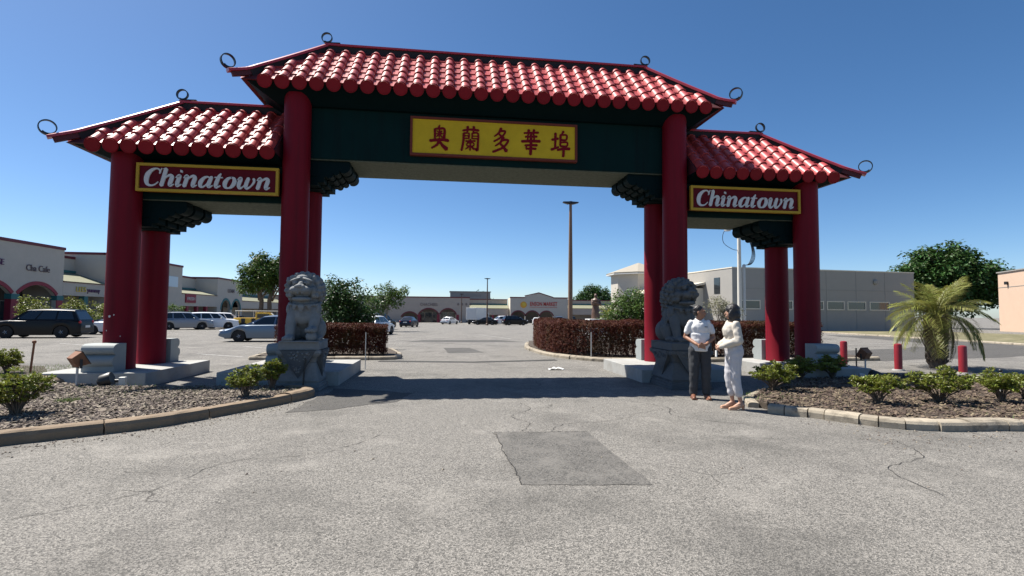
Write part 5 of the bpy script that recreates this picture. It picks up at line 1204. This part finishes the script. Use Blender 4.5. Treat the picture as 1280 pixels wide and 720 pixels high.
# far shops facing the gate, with the market in the middle
fm_ = thing('far_shops', 'long low pinkish shop row closing the far end of the lot', 'shops', (0, 122, 0))
def XB(x):
    tab = [(430, -26.5), (527, -7.3), (536, -5.46), (600, 7.63), (672, 22.8), (690, 26.7), (750, 39.8)]
    for (a, p), (c, q) in zip(tab, tab[1:]):
        if x <= c or c == 750: return p + (q - p) * (x - a) / (c - a)
Z1 = -1.6
AF = [(XB(512), 2.0, .3, 1.2), (XB(536), 2.45, 1.0, 1.4), (XB(560), 2.0, 1.0, 1.4)]
b = MB(); arch_wall(b, -70, XB(587), Z1, 5.3, 0, .4, AF); b.build('front_wall', M['wall2'], fm_); coping(fm_, -70, XB(587), 0, .5, 5.3)
for a in AF: arch_trim(*a, .3, -.05, .02).build('arch_trim', M['coping'], fm_)
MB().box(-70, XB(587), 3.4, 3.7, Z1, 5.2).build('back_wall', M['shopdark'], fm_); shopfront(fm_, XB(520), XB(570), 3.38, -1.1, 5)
for x in (524, 548, 572): MB().box(XB(x) - .35, XB(x) + .35, -.08, .3, Z1, 1.0).build('pillar', M['maroon'], fm_)
textmesh('CHACHEES', .75, DRK, fm_, (XB(536), -.06, 3.2), w_=4.4)
for i, c in enumerate('ABBA'):
    q = MB(); x = XB(571) + i * 1.05; q.box(x, x + .6, -.06, -.01, 3.5, 3.62); q.box(x + .05, x + .55, -.062, -.01, 3.75, 3.87); q.box(x + .24, x + .36, -.064, -.01, 3.3, 4.05); q.build('sign_character', DRK, fm_)
u0, u1 = XB(587), XB(636)
MB().box(u0, u1, 3.6, 4, Z1, 5.0).build('recess_wall', M['wall2'], fm_); coping(fm_, u0, u1, 3.6, 4, 5.0, .22); canopy(fm_, u0 + .02, u1 - .02, 3.5, 1.0, 2.6, 3.7, 'wall2'); MB().box(u0, u1, 4.4, 4.6, Z1, 3).build('back_wall', M['shopdark'], fm_)
for i in range(6): MB().box(u0 + 1 + i * 1.6, u0 + 1.5 + i * 1.6, .05, .4, Z1, 1.0).build('pillar', M['maroon'], fm_)
m0, m1 = XB(637), XB(708)
AM = [(XB(647), 1.75, .75, 1.25), (XB(664.5), 1.75, .75, 1.25), (XB(682), 1.75, .75, 1.25)]
b = MB(); arch_wall(b, m0, m1, Z1, 5.45, -1.2, -.8, AM); b.build('market_front', M['wall'], fm_)
gx0, gxp, gx1 = XB(655.5), XB(672.5), XB(690)
MB().prism([(gx0, 5.451), (gx1, 5.451), (gx1, 5.6), (gxp, 6.75), (gx0, 5.9)], 'y', -1.2, -.8).build('market_gable', M['wall'], fm_)
MB().prism([(gx0 - .1, 5.9), (gxp, 6.752), (gx1 + .1, 5.6), (gx1 + .1, 5.82), (gxp, 7.0), (gx0 - .1, 6.14)], 'y', -1.3, -.7).build('gable_coping', M['coping'], fm_)
coping(fm_, m0, gx0 - .1, -1.2, -.7, 5.45); coping(fm_, gx1 + .1, m1, -1.2, -.7, 5.2 + .25)
MB().box(m0, m0 + .4, -.79, 4, Z1, 5.45).build('side_wall', M['cream'], fm_); MB().box(m0 + .4, m1, 2.4, 2.7, Z1, 5.3).build('back_wall', M['shopdark'], fm_)
for a in AM: arch_trim(*a, .28, -1.25, -1.19).build('arch_trim', M['coping'], fm_)
textmesh('ENSON MARKET', 1.05, RDL, fm_, (XB(678.5), -1.26, 3.45), w_=7.2, bold=.012); MB().box(XB(661), XB(695), -1.25, -1.21, 3.05, 3.13).build('sign_underline', RDL, fm_)
q = MB(); q.lathe([(.85, -.04), (.85, .04), (.8, .05), (.001, .05)], 28, M=Matrix.Translation((XB(653.5), -1.25, 3.7)) @ Matrix.Rotation(R(90), 4, 'X')); q.build('round_logo', ORG, fm_)
q = MB(); q.lathe([(.45, 0), (.45, .03), (.001, .03)], 20, M=Matrix.Translation((XB(653.5) + .1, -1.305, 3.8)) @ Matrix.Rotation(R(90), 4, 'X')); q.build('round_logo_sun', YEL, fm_)
u0, u1 = XB(708), 75
MB().box(u0, u1, 3.6, 4, Z1, 5.0).build('recess_wall', M['wall2'], fm_); coping(fm_, u0, u1, 3.6, 4, 5.0, .22); canopy(fm_, u0 + .02, u1 - .02, 3.5, 1.2, 2.8, 3.9, 'wall2'); MB().box(u0, u1, 4.4, 4.6, Z1, 3).build('back_wall', M['shopdark'], fm_)
rb = thing('roof_plant_room', 'grey flat plant room above the far shop roof', 'roof structure', (5.5, 130, 0)); MB().box(-5.5, 5.5, 0, 6, 4.5, 7.2).build('wall', M['greyw'], rb); MB().box(-5.7, 5.7, -.2, 6.2, 7.2, 7.4).build('roof_edge', M['frame'], rb)
MB().box(-3, 3, -.03, 0, 5.9, 6.6).build('louvre', M['frame'], rb)

# grey flat-roofed building at the right
gb = thing('grey_building', 'flat roofed grey building with slot windows, its left wall sunlit', 'building', (33.0, 46.0, 0), R(5.3))
MB().box(0, 27.1, 0, 17, -1.2, 7.2).build('wall', M['greyw'], gb); MB().box(-.05, 27.15, -.05, 17.05, 7.2, 7.32).build('parapet_cap', M['cream'], gb)
MB().box(0.02, 27.08, -.03, 0, 4.72, 4.80).build('render_groove', M['frame'], gb)
for u in (4.4, 8.9, 13.4, 17.9, 22.4): MB().box(u - .02, u + .02, -.025, 0, -1, 7.2).build('render_joint', M['frame'], gb)
for i, (a, c) in enumerate(((.9, 3.7), (6.1, 8.3), (10.6, 12.8), (13.5, 15.9), (16.6, 19.2), (20.0, 22.9))):
    wv = MB().box(a, c, -.02, -.006, 2.35, 3.25).build('slot_window', M['glass'], gb); fr = MB()
    for q in ((a - .12, c + .12, 3.25, 3.37), (a - .12, c + .12, 2.23, 2.35), (a - .12, a, 2.35, 3.25), (c, c + .12, 2.35, 3.25)): fr.box(q[0], q[1], -.09, -.002, q[2], q[3])
    fr.build('window_frame', M['cream'], wv)
q = MB(); q.lathe([(.35, 0), (.35, .12), (.2, .2), (.001, .2)], 18, M=Matrix.Translation((20.9, -.02, 5.9)) @ Matrix.Rotation(R(90), 4, 'X')); q.build('wall_vent', M['frame'], gb)
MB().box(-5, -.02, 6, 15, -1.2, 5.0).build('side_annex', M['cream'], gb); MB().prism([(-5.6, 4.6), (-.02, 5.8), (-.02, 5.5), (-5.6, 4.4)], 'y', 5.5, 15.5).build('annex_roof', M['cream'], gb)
MB().box(-.05, -.005, 2.4, 3.6, 4.2, 6.2).build('side_window', M['glass'], gb)
# octagonal pavilion
pv = thing('pavilion', 'cream octagonal pavilion with pyramid roof behind the right columns', 'building', (28.4, 64.5, gz(64)))
MB().lathe([(4.2, -.3), (4.2, 8.2)], 8, M=Matrix.Rotation(R(22.5), 4, 'Z')).build('wall', M['wall'], pv); MB().lathe([(4.9, 8.1), (4.95, 8.3), (.1, 10.0)], 8, M=Matrix.Rotation(R(22.5), 4, 'Z')).build('roof', M['tanroof'], pv); MB().lathe([(4.97, 8.0), (4.97, 8.12)], 8, M=Matrix.Rotation(R(22.5), 4, 'Z')).build('eave_board', M['white'], pv)
# peach building at the far right
pb = thing('peach_building', 'sunlit peach wall of a building cut by the right edge', 'building', (75, 50.4, 0))
MB().prism([(0, 0), (-7, -12.6), (12, -22), (19, -9.4)], 'z', -1, 7.6).build('wall', M['peach'], pb); MB().prism([(-.1, .15), (-7.15, -12.6), (12, -22.2), (19.2, -9.4)], 'z', 7.6, 7.75).build('parapet_cap', M['frame'], pb)
pn = (Vector((-12.6, 7, 0)).normalized())
for zc in (5.55,): MB().prism([(-.0 + pn.x * .03, 0 + pn.y * .03), (-7 + pn.x * .03, -12.6 + pn.y * .03), (-7, -12.6), (0, 0)], 'z', zc, zc + .07).build('render_groove', M['frame'], pb)
MB().box(-.25, .25, -.25, .1, 5.9, 6.3, M=Matrix.Translation((-1.2 + pn.x * .15, -2.2 + pn.y * .15, 0))).build('wall_light', M['black'], pb)
# ------------------------------------------------------------------ street furniture and small things
def lamp_post(label, x, y, h, rb_, rt_, m, arm=.52, group='lamp posts of the lot'):
    t = thing('lamp_post', label, 'lamp post', (x, y, gz(y)), 0, group)
    MB().lathe([(rb_ * 1.9, 0), (rb_ * 1.9, .25), (rb_, .35), (rb_ * .9, h * .5), (rt_, h)], 14).build('pole', m, t, smooth='auto')
    for s in (-1, 1):
        q = MB(); q.prism([(s * .06, h - .12), (s * .16, h - .16), (s * arm, h - .06), (s * arm, h), (s * .06, h + .02)], 'y', -.14, .14); q.build('lamp_head', M['black'], t, bevel=.012)
    MB().lathe([(rt_ * 1.3, h - .15), (rt_ * 1.3, h + .04)], 12).build('head_bracket', M['black'], t)
lamp_post('tall brown lamp post rising behind the right hedge', 7.0, 21.0, 9.1, .16, .09, M['polewood'])
lamp_post('thin lamp post beside the black sedan far in the lot', 6.2, 80, 8.4, .13, .08, M['bronze'], .55)
lamp_post('farthest lamp post behind the box truck', 2.6, 112, 7.0, .12, .08, M['bronze'], .5)
def utility(x, y):
    t = thing('utility_pole', 'pale concrete utility pole with cable riser left of the right rear column', 'pole', (x, y, gz(y)))
    MB().lathe([(.17, -.2), (.16, 4), (.12, 9.6)], 14).build('pole', M['polec'], t, smooth='auto')
    MB().lathe([(.10, 0), (.10, 5.4), (.13, 5.42), (.13, 5.6), (.08, 5.7)], 12, (.36, -.05, 0)).build('cable_riser', M['galv'], t, smooth='auto')
    for i in range(4):
        pts = cat([(.36, -.05, 5.65), (.75 + .08 * i, -.05, 5.75), (1.05 + .1 * i, -.05 + .03 * i, 6.5), (.9, -.05, 7.4 + .2 * i), (.4, 0, 8.1 + .2 * i), (.12, 0, 8.6 + .15 * i)], 6); MB().tube(pts, .028, 6).build('cable', M['black'], t)
    MB().tube(cat([(-.1, 0, 9.2), (-1.2, 0, 8.3), (-1.3, 0, 7.4), (-.6, 0, 6.9), (-.1, 0, 6.8)], 6), .022, 6).build('cable', M['black'], t)
    MB().box(-1.25, 1.25, -.08, .08, 8.75, 8.9).build('crossarm', M['polewood'], t)
    MB().lathe([(.24, 8.0), (.24, 8.7), (.2, 8.75)], 14, (-.95, 0, .3)).build('transformer', M['galv'], t)
    MB().box(-.9, .9, -.5, .5, 0, 1.2).build('cabinet', M['cream'], t, bevel=.05)
utility(21.6, 25.5)
def statue(x, y):
    t = thing('bronze_statue', 'dark bronze robed figure on a white pedestal beyond the right hedge', 'statue', (x, y, gz(y)))
    MB().box(-.75, .75, -.75, .75, -.1, 1.35).build('pedestal', M['white'], t, bevel=.03)
    b = MB(); b.lathe([(.38, 1.36), (.36, 1.9), (.28, 2.5), (.27, 2.75), (.33, 3.0), (.2, 3.15), (.1, 3.2)], 18); b.ell((0, -.02, 3.36), (.14, .15, .19)); b.ell((0, .02, 3.5), (.12, .12, .07))
    for s in (-1, 1): b.capsule((s * .3, 0, 2.98), .12, (s * .34, -.2, 2.62), .13); b.capsule((s * .34, -.2, 2.62), .12, (-.28 + s * .1, -.52, 2.72), .1)
    b.capsule((-.28, -.5, 2.72), .12, (-.42, -.5, 2.8), .09)
    ob('figure', skin('figure', b, .03, 1), M['bronze'], t)
statue(11.9, 31.8)
for i, (x, y, lb) in enumerate(((11.25, 2.57, 'red bollard nearest the right gate columns'), (11.81, 1.19, 'red bollard between the floodlight and the palm'), (12.96, .34, 'red bollard right of the palm'))):
    t = thing('bollard', lb, 'bollard', (x, y, 0), 0, 'red bollards behind the right island')
    MB().lathe([(.098, -.05), (.098, .72), (.09, .75), (.05, .765), (.001, .77)], 22).build('post', M['bollard'], t, smooth='auto'); MB().lathe([(.16, 0), (.15, .03), (.10, .035)], 18).build('footing', M['concrete'], t)
def floodlight(label, x, y, z, rz, m, hgt, tilt):
    t = thing('floodlight', label, 'floodlight', (x, y, z), R(rz), 'garden floodlights round the gate')
    MB().tube([(0, 0, -.05), (.01, 0, hgt)], .022, 8).build('stake', M['galv'] if m == 'rust' else M['black'], t)
    T = Matrix.Translation((0, 0, hgt + .10)) @ Euler((R(tilt), 0, 0)).to_matrix().to_4x4()
    b = MB(); b.frustum((-.13, .13, -.10, .10), (-.17, .17, -.14, .14), -.10, .10, T); h_ = b.build('housing', M[m], t, bevel=.015)
    MB().box(-.15, .15, -.12, .12, .101, .108, T).build('lens', M['glass'], h_); MB().box(-.18, .18, -.15, .15, .09, .1, T).build('lens_frame', M['black'], h_)
    b = MB()
    for s in (-1, 1): b.box(s * .185 - .008, s * .185 + .008, -.02, .02, hgt - .04, hgt + .12)
    b.box(-.19, .19, -.02, .02, hgt - .05, hgt - .04); b.build('yoke', M['black'], t)
floodlight('rusty brown floodlight on a stake before the left drum stone', -8.05, -1.35, .1, -40, 'rust', .40, -60)
floodlight('rusty topped floodlight on a white stake beside the right bollard', 10.19, .55, 0, 20, 'rust', .42, -60)
def groundlight(label, x, y, z, rz):
    t = thing('ground_light', label, 'floodlight', (x, y, z), R(rz), 'black lights lying on the mulch')
    T = Matrix.Translation((-.14, 0, .12)) @ Euler((0, R(75), 0)).to_matrix().to_4x4()
    MB().lathe([(.05, -.16), (.12, -.1), (.14, .06), (.13, .08), (.001, .07)], 18, M=T).build('lamp_can', M['black'], t, smooth='auto'); MB().box(.05, .16, -.05, .05, 0, .17).build('junction_box', M['galv'], t, bevel=.01)
    MB().tube([(-.02, 0, .1), (.06, 0, .1)], .03, 8).build('coupling', M['black'], t); MB().box(-.16, -.08, -.02, .02, 0, .1).build('bracket', M['black'], t)
groundlight('black can light with grey box on the mulch at left', -7.30, -1.45, .11, 10)
groundlight('small black can light under the right outer shrubs', 8.2, -1.75, .10, 160)
def rod(name, label, catg, x, y, z, h, r, m, lean=(0, 0), cap=None):
    t = thing(name, label, catg, (x, y, z)); MB().tube([(0, 0, -.1), (lean[0], lean[1], h)], r, 8).build('shaft', M[m], t)
    if cap: MB().ell((lean[0], lean[1], h + .02), r * 1.9, 10, 7).build('cap', M[cap], t, smooth=True)
rod('metal_stake', 'thin brown metal stake at the back of the left island', 'stake', -10.48, .92, .11, .68, .022, 'rust', (.06, 0), 'rust')
rod('thin_post', 'thin grey post in front of the right hedge', 'stake', 3.72, 4.62, .09, .85, .018, 'galv')
rod('thin_post', 'thin grey post at the corner of the left inner slab', 'stake', -3.25, 2.25, 0, 1.0, .012, 'galv')
rod('white_pipe', 'short white pipe with black knob at the right edge', 'pipe', 9.35, -3.6, .1, .42, .018, 'white', (0, 0), 'black')
rod('black_rod', 'black rod with white foot leaning on the left lion pedestal', 'rod', -3.83, -1.72, .11, .55, .016, 'black', (.03, .03), None)
rod('black_post', 'thin black post behind the right floodlight', 'stake', 10.75, 1.5, 0, .62, .02, 'black')
MB().tube([(-3.83, -1.74, .05), (-3.83, -1.74, .26)], .02, 8)
t = MB(); rs = random.Random(4)
vs = [(rs.uniform(-.2, .2) * (1 - abs(i - 4) / 6), rs.uniform(-.09, .09), rs.uniform(.0, .10)) for i in range(9)]
pts = []
for j in range(5):
    for i in range(7): pts.append((-.22 + .073 * i + rs.uniform(-.02, .02), -.10 + .05 * j + rs.uniform(-.02, .02), max(.004, .05 * math.sin(i * .5) * math.sin(j * .8 + .3) + rs.uniform(0, .045))))
t.add(pts, [(j * 7 + i, j * 7 + i + 1, j * 7 + i + 8, j * 7 + i + 7) for j in range(4) for i in range(6)])
o = t.build('paper_scrap', M['white']); o.location = (1.95, 1.9, 0); tag(o, 'crumpled white paper lying on the road behind the gate shadow', 'litter')
b = MB(); b.ell((0, 0, .0), (.42, .3, .17), 16, 10)
me = b.mesh('boulder', True)
for v in me.vertices: v.co += v.co.normalized() * .05 * noise.noise(v.co * 5)
o = ob('boulder', me, M['kerbtan']); o.location = (-8.95, -.75, .12); tag(o, 'tan rounded boulder at the left end of the left slab', 'boulder')
# dry leaves, pebbles and chips blown onto the road edge
rs = random.Random(77); b = MB()
for i in range(900):
    k = rs.random(); x, y = ((-6.0 + 2.6 * k + rs.gauss(0, .18), -5.75 + 3.0 * k ** 1.15 - abs(rs.gauss(0, .28))) if i % 2 else (4.0 + 4.2 * rs.random(), -5.0 - abs(rs.gauss(.9, .55))))
    if i % 9 == 0: x, y = rs.uniform(-6, 7), rs.uniform(-8, 2)
    s = rs.uniform(.006, .018); T = Matrix.Translation((x, y, .004)) @ Euler((rs.gauss(0, .3), rs.gauss(0, .3), rs.uniform(0, 6))).to_matrix().to_4x4()
    b.add([(-s, -s * .5, 0), (s, -s * .4, 0), (s * .7, s * .5, 0), (-s * .8, s * .5, 0), (0, 0, s * .6)], [(0, 1, 4), (1, 2, 4), (2, 3, 4), (3, 0, 4), (3, 2, 1, 0)], T)
o = b.build('road_debris', M['chip'], raw=True); tag(o, 'bark bits and pebbles strewn along the kerbs', 'debris'); struct(o, 'stuff')
